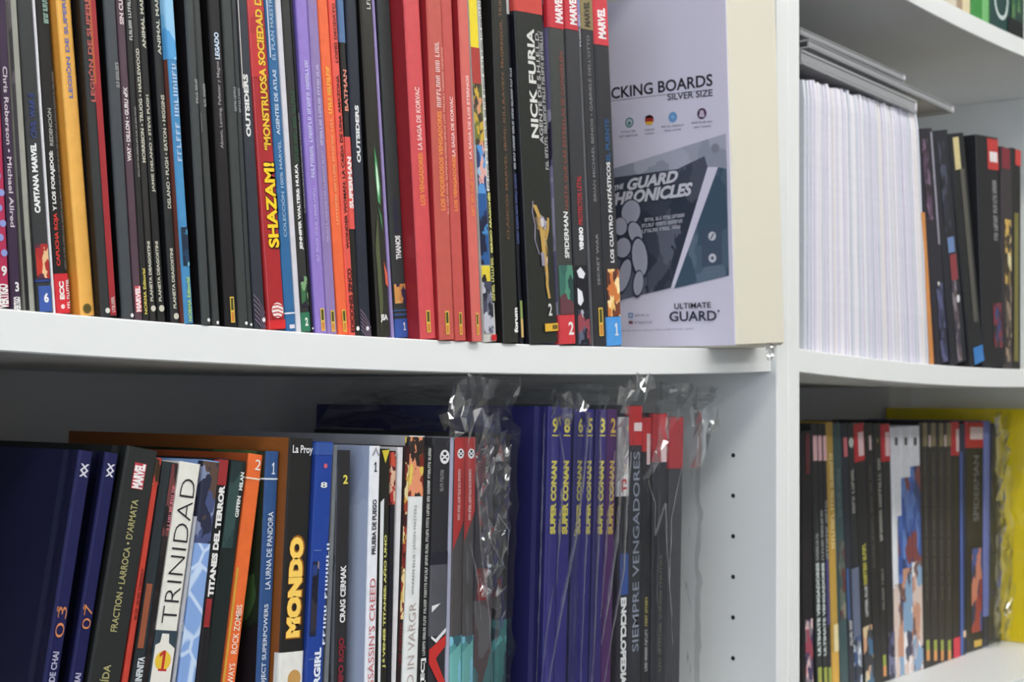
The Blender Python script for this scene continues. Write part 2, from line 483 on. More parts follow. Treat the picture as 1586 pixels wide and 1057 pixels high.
SHELF_LINE = [(0, 478), (160, 490), (500, 518), (760, 533), (1000, 538), (1200, 540), (1241, 540.5), (1330, 553.5), (1420, 564), (1500, 568.5), (1586, 571)]
def shelf_line(x):
    pts = SHELF_LINE
    if x <= 0: return 478 + x*.075
    for (a, ya), (b, yb) in zip(pts, pts[1:]):
        if a <= x <= b: return ya + (yb-ya)*(x-a)/(b-a)
    return pts[-1][1]
prev = {}
def book(row, xb, xt, c, label, items=None, d=.008, top=None, yb=None, yt=0.0, h=.262, depth=.168, hard=False, cover=None,
         name='comic_book', cat='comic book', group=None, rough=.42, pages=(206, 198, 184), force=False, sheen=None):
    """xb, xt: left and right edges of the spine in the photograph at heights yb and yt; d: how far the spine stands behind the upright's front"""
    if yb is None: yb = shelf_line(sum(xb)/2)
    def edges(dd):
        a = on_y(xb[0], yb, dd); b = on_y(xb[1], yb, dd); e = on_y(xt[0], yt, dd); g = on_y(xt[1], yt, dd)
        return a, b, e, g
    P = prev.get(row)
    for _ in range(60):
        a, b, e, g = edges(d)
        ml = ((a+b)/2); mt = ((e+g)/2)
        th = math.atan2(mt.x - ml.x, mt.z - ml.z)
        w = ((b.x-a.x)*math.cos(th) - (b.z-a.z)*math.sin(th) + (g.x-e.x)*math.cos(th) - (g.z-e.z)*math.sin(th))/2
        # spine's left edge line passes half a width left of the centre line
        cx0, cz0 = ml.x, ml.z
        def left_x(z): return cx0 + (z-cz0)*math.tan(th) - (w/2)/math.cos(th)
        zs = shelf_top(row, left_x(shelf_top(row, cx0)))
        if P is None or force: break
        zA, zC = zs + .005, zs + min(h, .25)
        if left_x(zA) >= P(zA) - .0001 and left_x(zC) >= P(zC) - .0001: break
        d += .0006
    cosT, sinT = math.cos(th), math.sin(th)
    # resting corner on the shelf
    for _ in range(4):
        if th <= 0: z0 = zs
        else: z0 = zs + w*sinT
        X0 = left_x(z0)
        zs = shelf_top(row, X0 if th <= 0 else X0 + w*cosT)
    lx, ww = left_x, w/cosT
    prev[row] = lambda z: lx(z) + ww
    if top is not None:
        k = (top - yb)/(yt - yb)
        pt = on_y((xb[0]+xb[1])/2 + ((xt[0]+xt[1])/2 - (xb[0]+xb[1])/2)*k, top, d)
        h = (pt.z - z0)/cosT
    rt = root(name, label, cat, group)
    rt.location = (X0, d, z0 + .00005); rt.rotation_euler = (0, th, 0)
    M = Matrix.Translation(rt.location) @ Matrix.Rotation(th, 4, 'Y')
    t = .0022 if hard else .00045
    t = min(t, w*.22)
    over = .003 if hard else 0
    depth = min(depth, .25 - d)
    o_, i_ = cover_profile(w, depth, t, hard)
    cm = c if not isinstance(c, tuple) else mat(c, rough)
    cv = mesh_obj('cover', *prism_u(o_, i_, 0, h), cm, rt)
    if cover is not None:
        cv.data.materials.append(cover if not isinstance(cover, tuple) else mat(cover, rough))
        for p in cv.data.polygons:
            ce = p.center
            if ce.y > .0025: p.material_index = 1
    iw = .0006
    mesh_obj('pages', *box(t+.0001, w-t-.0001, t+.0004, depth-over-.0005, max(over, .0006), h-max(over, .0009)), pages_mat(pages), rt)
    s = Spine(rt, M, w, h, (xb[0]+xb[1])/2, yb, (xt[0]+xt[1])/2, yt)
    s.d, s.th, s.lx, s.ww = d, th, lx, ww
    if items: items(s)
    return s
W_ = (232, 230, 226); GR = (150, 150, 150); BK = (22, 22, 24)
YEL = (238, 200, 70); RED = (196, 48, 58)

# ---------- upper shelf of the left bookcase, left to right
A = lambda *cols, sc=170, sd=0: art(cols, sc, seed=sd)
G1 = 'comic spines on the upper shelf'
def b1(*a, **k):
    k.setdefault('group', G1)
    return book('L', *a, **k)
def i(s):
    for k, y in enumerate((272, 298, 322, 346, 368, 392)): s.disc(y, .72 + .12*(k % 2), .26, (140, 150, 205), 'dot')
    s.text('9', 412, 428, .8, 0, W_, .03, horiz=True, wf=.22, name='volume_number')
    s.text('VERTIGO', 440, 478, .72, .42, (236, 232, 228), .05)
b1((-22, 15), (-45, -5), (178, 45, 82), 'magenta comic spine with pale blue dots, cut off at the left frame edge', i)
def i(s):
    s.text('Chris Roberson • Michael Allred', 103, 352, .5, .4, (214, 200, 206), .015, down=True)
    s.text('3', 437, 452, .62, 0, W_, .03, horiz=True, wf=.36, name='volume_number')
    s.text('VERTIGO', 460, 482, .55, .62, W_, .05)
b1((15, 36), (-5, 8), (58, 40, 66), 'dark purple comic spine with author names running downward, second from left', i)
def i(s):
    s.panel(372, 486, 0, .45, mat((24, 23, 25)), 'artwork'); s.panel(0, 372, 0, .42, A((52, 48, 54), (84, 78, 82), (38, 35, 40), sc=60), 'artwork')
    s.small(300, 480, .9, .12, (60, 60, 58))
b1((37, 56), (8, 26), (158, 158, 148), 'grey photographic comic spine with a black lower strip', i, d=.010)
def i(s):
    s.text('CAPITANA MARVEL', 222, 330, .42, .38, (240, 240, 238), .05)
    s.text('CIVIL WAR II', 145, 214, .5, .38, (52, 66, 120), .04)
    s.panel(378, 432, .1, 1, A((190, 50, 40), (232, 190, 140), (170, 40, 40), (90, 40, 60), sc=220), 'artwork')
    s.panel(433, 437, 0, 1, mat((40, 60, 120))); s.panel(449-6, 486, .12, 1, mat((56, 86, 158)))
    s.text('6', 454, 469, .6, 0, W_, .04, horiz=True, wf=.3, name='volume_number')
b1((57, 83), (27, 49), (54, 56, 57), 'charcoal comic spine with a blue block at its foot', i)
b1((83.5, 86), (50, 55), (222, 220, 222), 'thin white comic wedged beside the charcoal spine with blue foot', None, depth=.168, name='thin_comic')
def i(s):
    s.text('CAPUCHA ROJA', 330, 412, .36, .36, (206, 60, 52), .04)
    s.text('Y LOS FORAJIDOS:', 234, 327, .36, .36, (238, 236, 232), .04)
    s.text('REDENCIÓN', 168, 226, .38, .32, (176, 176, 172), .02)
    s.small(110, 418, .82, .13, (120, 112, 106))
    s.panel(424, 490, 0, 1, mat((204, 44, 52)))
    s.text('ECC', 436, 464, .42, .36, W_, .06, name='publisher_lettering'); s.disc(475, .42, .3, (236, 214, 212)); s.small(432, 478, .85, .2, W_, 8)
    s.small(-8, 36, .6, .34, (170, 205, 190), 7)
b1((87, 111), (57, 75), (30, 29, 28), 'black comic spine with red foot, left of the orange hardback', i, d=.014)
def i(s):
    s.text('LEGIÓN DE SUPERHÉROES', -64, 152, .42, .34, (112, 114, 170), .03)
    s.disc(478, .42, .6, (112, 96, 46), inner=(92, 78, 40))
b1((126, 148), (88, 110), (242, 180, 88), 'thick orange comic hardback with a lilac title on the spine', i, d=.004, rough=.5, cover=(222, 150, 60))  # cover: spine orange made darker, shade of the side face in its colour
def i(s):
    s.panel(-200, 500, .52, 1, mat((158, 40, 46)), 'print_panel'); s.panel(-200, 130, .5, .62, mat((182, 92, 50)), 'print_panel')
    s.text('LEGIÓN DE SUPERHÉROES', -64, 158, .33, .36, (182, 92, 84), .03)
    s.disc(481, .36, .3, (226, 224, 214)); s.small(459, 484, .74, .2, (232, 200, 196), 6)
b1((157, 183), (126, 148), (50, 51, 51), 'dark comic spine with a red right half, beside the orange hardback', i, d=.006, cover=(18, 15, 15))
def i(s):
    s.small(96, 135, .75, .3, (168, 168, 166), 8); s.disc(489, .8, .28, W_)
b1((190, 208), (161, 179), (68, 72, 76), 'slate grey comic spine, plain, left of the plum spine', i, d=.007, cover=(20, 18, 20))
def i(s):
    s.text('WAY • DILLON • GURU eFX', 135, 250, .45, .48, (226, 216, 214), .04)
    s.text('SIN CUARTEL', -36, 38, .5, .5, (226, 206, 206), .04)
    s.panel(443, 484, .12, .9, mat((206, 90, 96))); s.text('MARVEL', 444, 483, .5, .6, (240, 226, 224), .06, name='publisher_lettering')
b1((208.5, 222), (180, 192), (86, 64, 74), 'plum comic spine with white author names and pink tag at its foot', i)
def i(s):
    s.small(-4, 62, .6, .5, (206, 206, 204), 9); s.small(165, 274, .6, .3, (150, 146, 140))
    s.text('NORMA Editorial', 416, 487, .45, .5, (214, 196, 92), .03, name='publisher_lettering')
b1((222.5, 231), (193, 203), (38, 37, 36), 'narrow black comic spine with yellow lettering at its foot, beside plum spine', i)
PL = 'PLANETA DEAGOSTINI'
CRM = (206, 202, 184)
def i(s):
    s.text('MORRISON • TRUOG • HAZLEWOOD', 75, 252, .5, .5, CRM, .03)
    s.text(PL, 374, 467, .4, .42, CRM, .04, name='publisher_lettering'); s.disc(478, .55, .75, CRM)
b1((231.5, 243.5), (203.5, 212), (46, 44, 42), 'black comic spine with three author names, first of three matching cream-dot spines', i)
def i(s):
    s.text('ANIMAL MAN. ORIGEN', -62, 75, .5, .42, CRM, .03); s.text('JAMIE DELANO • STEVE PUGH', 147, 298, .5, .42, CRM, .03)
    s.text(PL, 374, 467, .4, .36, CRM, .04, name='publisher_lettering'); s.disc(478, .5, .66, CRM)
b1((244, 258), (212.5, 224), (36, 36, 36), 'black comic spine with two author names, middle of three matching cream-dot spines', i)
def i(s):
    s.text('ANIMAL MAN. DESDE', -60, 85, .5, .42, CRM, .03); s.text('DELANO • PUGH • EATON • HIGGINS', 147, 323, .5, .42, CRM, .03)
    s.text(PL, 385, 478, .4, .36, CRM, .04, name='publisher_lettering'); s.disc(490, .5, .62, CRM)
b1((266, 280), (236, 247.5), (46, 47, 46), 'black comic spine with four author names, last of three matching cream-dot spines', i, cover=(16, 16, 20))
def i(s):
    s.panel(-100, 92, 0, 1, A((120, 185, 225), (86, 160, 214), (150, 200, 232), sc=60), 'artwork')
    s.small(97, 250, .5, .5, (178, 198, 220), 13)
    s.panel(352, 412, .1, 1, A((30, 60, 90), (70, 140, 180), (120, 190, 210), (24, 40, 60), sc=240), 'artwork')
    s.text('NORMA Editorial', 430, 498, .55, .42, (176, 206, 110), .03, name='publisher_lettering')
b1((287, 301), (256, 268), (72, 140, 188), 'sky blue comic spine with brown cover edge', i, d=.004, cover=(116, 66, 56))
def i(s):
    s.small(121, 160, .72, .3, (170, 170, 168), 8); s.disc(496, .7, .34, W_)
b1((313, 328), (288, 299), (64, 68, 68), 'plain charcoal comic spine, left one of a pair right of the blue spine', i, d=.004, cover=(17, 17, 20))
def i(s):
    s.small(129, 165, .72, .3, (170, 170, 168), 8); s.disc(500, .6, .34, W_); s.panel(175, 205, 0, .1, mat((170, 168, 160)))
b1((328.5, 343), (299.5, 309), (62, 65, 65), 'plain charcoal comic spine, right one of a pair right of the blue spine', i)
def i(s):
    s.text('LEGADO', 50, 92, .5, .42, (196, 210, 226), .05); s.text('Abnett, Lanning, Pelletier y Magno', 95, 230, .5, .34, (168, 160, 166), .01)
    s.logo(460, 500, .6, .36)
b1((350, 368), (323, 340), (26, 22, 24), 'black comic spine with small pale blue title and yellow mark at its foot', i, d=.006, cover=(14, 12, 13))
def i(s):
    s.small(134, 172, .8, .24, (168, 170, 170), 8); s.disc(501, .75, .26, W_)
b1((369, 386), (344, 358), (60, 64, 63), 'wide plain charcoal comic spine, left of the narrow one with small grey print', i)
def i(s):
    s.small(136, 174, .5, .5, (150, 152, 152), 8); s.disc(503, .5, .5, W_)
b1((386.3, 391.5), (358.3, 366), (54, 57, 57), 'narrow charcoal comic spine left of the navy spine by the red book', i)
def diag(s, y0, y1):
    for k in range(6):
        y = y0 + (y1-y0)*k/6
        s.poly([(.03, y), (.5, y+10), (.97, y+30), (.97, y+32.4), (.5, y+12.4), (.03, y+2.4)], (128, 108, 128), 'print_stripe')
def i(s):
    s.text('OUTSIDERS', 115, 212, .42, .42, (226, 226, 222), .05); diag(s, 455, 500); s.disc(496, .8, .3, W_)
    s.panel(-50, 137, 0, .16, mat((206, 196, 186)))
b1((392, 414.5), (368, 380.5), (50, 53, 62), 'navy black comic spine with striped foot, left of the red yellow-lettered book', i)
def i(s):
    s.panel(-120, 120, 0, 1, A((196, 44, 46), (182, 36, 42), (204, 56, 50), sc=40), 'artwork')
    s.text('“MONSTRUOSA SOCIEDAD DEL MAL”', -70, 233, .66, .46, (40, 14, 12), .075)
    s.text('“MONSTRUOSA SOCIEDAD DEL MAL”', -70, 233, .64, .42, (234, 184, 52), .045)
    s.text('SHAZAM!', 250, 386, .66, .66, (46, 16, 10), .075); s.text('SHAZAM!', 252, 384, .63, .6, (248, 206, 40), .04)
    s.disc(481, .58, .66, (238, 226, 220))
    for k in range(4): s.poly([(.28, 472+k*6), (.6, 471+k*6), (.88, 475+k*6), (.88, 477+k*6), (.6, 473+k*6), (.28, 474+k*6)], (190, 50, 52), 'print_stripe')
    s.panel(496, 520, 0, 1, mat((206, 40, 44)))
    s.panel(-120, 520, 0, .07, mat((222, 130, 150)))
b1((415, 443), (381, 408), (172, 40, 44), 'red comic spine with big yellow block lettering and white striped ball', i)
def i(s):
    LB = (168, 194, 216)
    s.text('COLECCIÓN 100% MARVEL', 218, 367, .45, .36, LB, .015); s.text('AGENTES DE ATLAS', 108, 209, .45, .36, (196, 212, 226), .03); s.text('EL PLAN MAESTRO', -12, 93, .5, .34, LB, .01)
    s.panel(484, 486.5, 0, 1, mat((214, 222, 230))); s.panel(503, 509, .3, .8, mat((220, 210, 220)))
    s.panel(-80, 90, 0, .22, mat((196, 206, 216)))
b1((444, 459), (409.5, 426), (48, 104, 152), 'steel blue comic spine with pale lettering, right of the red book', i)
b1((459.5, 467.5), (426.5, 436), (214, 210, 216), 'thin off-white comic between the steel blue and black green-footed spines', None, name='thin_comic')
def i(s):
    s.text('JENNIFER WALTERS: HULKA', 254, 387, .5, .46, (238, 238, 234), .05); s.small(140, 250, .55, .42, (54, 92, 62), 18)
    s.panel(428, 476, .08, .95, A((60, 110, 70), (30, 50, 36), (130, 170, 120), (40, 30, 50), sc=240), 'artwork')
    s.panel(484, 525, 0, 1, mat((48, 116, 84))); s.text('2', 492, 505, .52, 0, W_, .04, horiz=True, wf=.34, name='volume_number')
b1((468, 482), (436.5, 449), (50, 50, 47), 'black comic spine with a green block at its foot', i)
def i(s):
    s.small(175, 330, .5, .34, (200, 198, 190)); s.disc(509, .6, .7, W_)
b1((482.5, 486), (449.5, 452.5), (24, 23, 26), 'very thin black comic left of the bright violet spine', i, name='thin_comic', d=.012)
def i(s):
    c = (212, 208, 246)
    s.small(93, 275, .5, .32, c, 26); s.small(290, 405, .5, .22, (190, 180, 226), 24); s.logo(478, 513, .6, .36)
b1((491, 507), (459, 476), (150, 124, 200), 'bright violet comic spine with pale title and yellow mark', i, d=.004, cover=(112, 92, 168))  # cover is the spine violet darkened, side-face shade put into the colour
def i(s):
    s.small(98, 225, .5, .28, (204, 194, 224), 20); s.small(232, 375, .5, .2, (186, 172, 204), 26); s.logo(481, 514, .55, .38)
b1((508, 523.5), (477.5, 491), (146, 124, 176), 'dusty mauve comic spine between violet and orange spines', i, cover=(112, 96, 168))
def i(s):
    s.small(102, 176, .5, .34, (250, 196, 80), 12); s.small(182, 348, .52, .2, (246, 170, 120), 28); s.logo(480, 514, .6, .36)
b1((524.5, 541), (493, 507), (238, 106, 62), 'orange comic spine with small yellow title, right of the mauve one', i)
def i(s):
    K = (44, 20, 20)
    s.text('WONDER WOMAN: LA CAIDA DE UNA AMAZONA', 116, 386, .55, .4, K, .02); s.text('LOEBS DEODATO', 5, 97, .55, .36, K, .01); s.text('EDICIONES ZINCO', 416, 515, .55, .52, K, .03, name='publisher_lettering')
b1((542, 550), (508, 522), (232, 92, 78), 'coral red comic spine with thin black lettering', i, cover=(190, 32, 30))
def i(s):
    s.panel(-80, 66, 0, 1, mat((88, 118, 160))); s.panel(212, 355, 0, 1, mat((222, 86, 78)))
    s.text('BATMAN', 108, 172, .5, .62, (222, 140, 120), .03); s.text('SUPERMAN', 243, 323, .5, .7, (240, 226, 222), .05); s.disc(509, .5, .55, W_)
b1((550.4, 558), (522.4, 533), (34, 31, 30), 'narrow comic spine banded blue, black and coral', i)
def i(s):
    s.text('OUTSIDERS', 163, 252, .52, .36, (226, 226, 224), .05); diag(s, 478, 515); s.disc(509, .62, .28, W_)
b1((559, 575), (535.5, 553), (38, 42, 54), 'navy comic spine with striped foot, right of the coral banded one', i)
def i(s):
    s.poly([(.45, 226), (.62, 250), (.78, 290), (.7, 318), (.5, 312), (.4, 270)], (78, 148, 96), 'artwork'); s.poly([(.5, 250), (.6, 262), (.68, 290), (.6, 306), (.5, 290)], (214, 236, 214), 'artwork')
    s.poly([(.5, 318), (.74, 335), (.8, 360), (.66, 345)], (70, 130, 84), 'artwork'); s.poly([(.72, 405), (.98, 425), (.98, 446), (.78, 440)], (214, 98, 74), 'artwork')
    s.poly([(.1, 380), (.4, 330), (.5, 470), (.2, 515)], (84, 90, 60), 'artwork')
    s.text('JSA', 487, 499, .5, 0, W_, .05, horiz=True, wf=.6); s.small(-6, 14, .6, .3, (200, 198, 192), 3)
b1((585, 607), (560, 575), (52, 50, 44), 'glossy olive black comic spine with green flame shape', i, d=.005, rough=.28, cover=(18, 17, 16))
b1((607.4, 611), (575.4, 581), (150, 134, 184), 'thin lilac comic between olive black and charcoal spines', None, name='thin_comic')
def i(s):
    s.text('THANOS', 365, 402, .55, .42, (238, 238, 236), .06); s.small(306, 360, .5, .32, (58, 62, 90), 9)
    s.panel(440, 470, .02, .95, A((222, 160, 90), (206, 140, 84), (60, 50, 80), (230, 176, 110), sc=180), 'artwork')
    s.panel(480, 482, 0, 1, mat((60, 100, 150))); s.panel(486, 489, 0, 1, mat((60, 90, 140))); s.panel(494, 530, 0, 1, mat((60, 92, 168)))
    s.text('1', 500, 512, .68, 0, W_, .05, horiz=True, wf=.22, name='volume_number')
b1((612, 634), (585, 603), (58, 63, 63), 'charcoal comic spine with orange picture and blue foot, beside the reds', i, cover=(24, 20, 50), d=.016)
ORG = (240, 150, 78); PK = (244, 206, 200)
def reds(t1, y1, t2, y2, lg, u=.52, hf=.3):
    def f(s):
        if t1: s.text(t1, y1[0], y1[1], u, hf, ORG, .03)
        else: s.small(y1[0], y1[1], u, hf, ORG)
        if t2: s.text(t2, y2[0], y2[1], u, hf, PK, .03)
        else: s.small(y2[0], y2[1], u, hf, PK)
        s.logo(lg[0], lg[1], .5, .26)
    return f
SHADED_RED = (150, 38, 44)  # red of the cover sides with their shade mixed into the colour
b1((652, 677), (627, 649), (212, 80, 84), 'red comic spine with wide cover edge darkened as shade, first of four reds', reds('LOS VENGADORES:', (236, 318), 'LA SAGA DE KORVAC', (135, 232), (481, 515)), d=.001, cover=SHADED_RED)
def i(s):
    reds('LOS PODEROSOS VENGADORES', (172, 326), None, (63, 166), (482, 518))(s); s.small(72, 332, .86, .12, (236, 170, 150), 60)
b1((684, 703), (660, 685), (196, 90, 80), 'faded red comic spine with two lines of lettering, second of four reds', i, d=.001, cover=SHADED_RED)
b1((703.5, 725), (685.4, 697.5), (196, 84, 78), 'faded red comic spine, third of four reds', reds('LOS VENGADORES:', (240, 327), 'LA SAGA DE KORVAC', (150, 242), (484, 519)), d=.003)
b1((733, 748), (711, 724), (214, 106, 96), 'narrow red comic spine, last of four reds, left of the cartoon spine', reds(None, (250, 334), 'LA SAGA DE LOS ETERNOS', (117, 246), (485, 519)), d=.001, cover=SHADED_RED)
def i(s):
    s.panel(-80, 74, .05, .66, mat((238, 214, 40))); s.panel(74, 130, .05, .7, mat((176, 60, 52)))
    s.panel(130, 225, .05, .74, A((206, 170, 60), (120, 120, 50), (90, 90, 50), (214, 150, 110), (60, 50, 40), sc=330), 'artwork')
    s.panel(225, 300, .1, .85, A((226, 170, 160), (90, 150, 210), (150, 190, 220), (40, 60, 110), sc=180), 'artwork')
    s.panel(300, 410, .05, .7, A((40, 90, 150), (70, 140, 200), (30, 50, 100), (24, 30, 60), sc=160), 'artwork')
    s.panel(412, 436, .05, .7, A((226, 206, 60), (222, 198, 60), (40, 36, 30), sc=300), 'artwork')
    s.panel(436, 516, .05, .8, A((70, 72, 90), (110, 112, 130), (40, 42, 56), (190, 190, 200), sc=220), 'artwork')
    s.panel(-80, 296, .74, 1, mat((214, 214, 206))); s.small(-20, 292, .87, .14, (60, 60, 60), 60)
    s.panel(296, 470, .74, 1, mat((30, 40, 30))); s.text('SERGIO ARAGONÉS', 298, 392, .87, .2, (224, 220, 130), .04); s.small(398, 466, .87, .2, (214, 210, 120), 12)
    s.panel(519, 540, .55, 1, mat((196, 40, 44)))
b1((749, 770), (724.5, 744), (200, 196, 190), 'cartoon comic spine busy with yellow, blue and grey drawings', i, d=.004)
def i(s):
    BR = (132, 96, 68)
    s.text('CLÁSICOS MARVEL (B/N): KILLRAVEN', 113, 371, .5, .26, BR, .01); s.text('McGREGOR, TRIMPE', -18, 105, .5, .24, BR, .01)
    s.text('forum', 477, 516, .82, .26, (236, 236, 232), .05, name='publisher_lettering')
b1((779, 806), (765, 783), (46, 46, 42), 'glossy black comic spine with dim brown lettering, right of cartoon spine', i, d=.003, rough=.3, cover=(22, 19, 19))
def i(s):
    s.small(105, 262, .5, .6, (196, 200, 206), 40); s.small(268, 378, .5, .6, (100, 112, 170), 30); s.panel(-60, 22, 0, 1, mat((206, 206, 206))); s.panel(466, 494, .1, .9, mat((150, 170, 100))); s.panel(494, 523, .1, .9, mat((222, 190, 120)))
b1((806.4, 812), (783.4, 788), (30, 32, 40), 'thin black comic with pale green strip at its foot', i, name='thin_comic')
def i(s):
    s.panel(-60, 20, 0, 1, mat((200, 66, 58)), 'publisher_tag')
    s.text('NICK FURIA', 44, 214, .5, .27, (216, 216, 210), .03); s.text('AGENTE DE S.H.I.E.L.D.', 46, 222, .73, .13, (186, 186, 184), .015); s.small(46, 262, .88, .11, (176, 176, 176), 40)
    # gilt and lilac ornament standing for the printed figure
    GO, LI = (196, 158, 84), (150, 142, 160)
    def ribbon(pts, wd, c):
        L = [(u-wd, y) for u, y in pts]; Rr = [(u+wd, y) for u, y in reversed(pts)]
        for (p, q), (p2, q2) in zip(zip(pts, pts[1:]), zip(pts, pts[1:])):
            s.poly([(p[0]-wd, p[1]-1), (p[0]+wd, p[1]), (q[0]+wd, q[1]+1), (q[0]-wd, q[1])], c, 'ornament')
    s.poly([(.34, 338), (.5, 330), (.62, 336), (.8, 342), (.8, 356), (.72, 372), (.76, 392), (.72, 412), (.72, 440), (.76, 462), (.7, 464), (.64, 430), (.58, 412), (.54, 396), (.6, 376), (.46, 362)], A(GO, LI, (120, 96, 60), (206, 196, 190), (60, 54, 56), sc=330, sd=12), 'ornament')
    ribbon([(.30, 312), (.26, 330), (.34, 350), (.3, 372), (.44, 394), (.58, 396)], .018, LI)
    ribbon([(.34, 318), (.5, 336), (.56, 360), (.6, 386), (.62, 410)], .07, GO)
    ribbon([(.66, 408), (.68, 426), (.66, 444), (.72, 462)], .045, GO)
    ribbon([(.5, 340), (.6, 336), (.7, 352)], .05, LI); ribbon([(.8, 338), (.78, 356), (.68, 372)], .035, GO); ribbon([(.54, 392), (.56, 412)], .06, LI)
    s.disc(345, .58, .14, (206, 200, 200), 'ornament', sq=1.5)
    s.text('2', 471, 490, .72, 0, (214, 214, 210), .02, horiz=True, wf=.13, name='volume_number'); s.logo(502, 514, .74, .24, horiz=True)
b1((821, 866), (798, 838.5), (44, 46, 42), 'thick black comic hardback with large white title and gilt ornament', i, d=.002, rough=.3, hard=True, cover=(22, 22, 30), name='hardback_comic')
def i(s):
    s.tagbox(-60, 44, RED, 'MARVEL', (-8, 35), .66, .5)
    s.text('HASTA QUE LAS ESTRELLAS SE CONGELEN', 80, 325, .72, .27, (150, 78, 66), .005); s.text('SPIDERMAN', 328, 400, .62, .3, (230, 230, 228), .03)
    s.panel(411, 487, .04, .96, A((60, 112, 98), (80, 140, 116), (40, 70, 66), (52, 96, 88), (100, 60, 66), sc=120), 'artwork'); s.panel(488, 545, 0, 1, mat((206, 60, 66)))
    s.text('2', 499, 519, .7, 0, W_, .02, horiz=True, wf=.34, name='volume_number')
b1((868, 892), (849, 872), (62, 64, 62), 'charcoal comic spine with red head and red numbered foot', i, d=.004, cover=A((178, 172, 196), (150, 144, 176), (60, 54, 76), (120, 112, 150), sc=60))
def i(s):
    s.tagbox(-60, 46, RED, 'MARVEL', (-8, 38), .62, .55)
    s.text('PROTECTOR LETAL', 272, 348, .55, .34, (186, 56, 62), .02); s.text('VENENO', 352, 388, .55, .34, (240, 240, 240), .07)
    s.panel(411, 480, .02, .9, mat((26, 26, 34)), 'artwork')
    s.poly([(.1, 420), (.4, 414), (.75, 424), (.6, 432), (.25, 430)], (226, 226, 232), 'artwork'); s.poly([(.1, 446), (.45, 452), (.55, 466), (.3, 474), (.1, 470)], (232, 232, 238), 'artwork')
    s.panel(480, 545, .02, .95, A((54, 58, 76), (180, 184, 196), (30, 32, 44), (96, 102, 122), (150, 70, 80), sc=190), 'artwork')
b1((894, 916), (875, 893), (54, 54, 57), 'dark grey comic spine with red head and black and white picture', i, d=.005)
def i(s):
    s.panel(-60, 42, 0, 1, mat((130, 136, 190)), 'publisher_tag'); s.small(22, 72, .5, .5, (200, 200, 208), 7)
b1((916.4, 920), (893.4, 897.5), (92, 92, 96), 'thin grey comic with lilac head beside the gold-tagged spine', i, name='thin_comic')
def i(s):
    s.tagbox(-60, 46, (140, 124, 84), 'MARVEL', (2, 42), .5, .44, (48, 42, 34))
    s.text('SECRET WAR', 362, 442, .52, .2, (150, 150, 152), .01); s.text('BRIAN MICHAEL BENDIS • GABRIELE DELL’OTTO', 55, 312, .5, .22, (140, 140, 142), .005)
    s.logo(477, 521, .56, .34)
b1((920.4, 941), (898, 917), (46, 46, 50), 'black comic spine with a dull gold head', i)
def i(s):
    s.tagbox(-60, 70, (206, 56, 66), 'MARVEL', (12, 60), .5, .56)
    s.text('LOS CUATRO FANTÁSTICOS', 251, 407, .5, .34, (230, 230, 230), .03); s.text('EL PUENTE', 184, 249, .55, .32, (46, 92, 138), .02)
    s.panel(417, 490, .03, .97, A((206, 120, 60), (240, 190, 110), (120, 60, 40), (250, 220, 160), (90, 50, 40), sc=210), 'artwork'); s.panel(491, 545, 0, 1, mat((78, 152, 220)))
    s.text('1', 501, 520, .6, 0, W_, .03, horiz=True, wf=.28, name='volume_number')
b1((943, 963), (918.5, 941), (46, 46, 50), 'black comic spine with red head and bright blue foot, last before the board pack', i, d=.003)
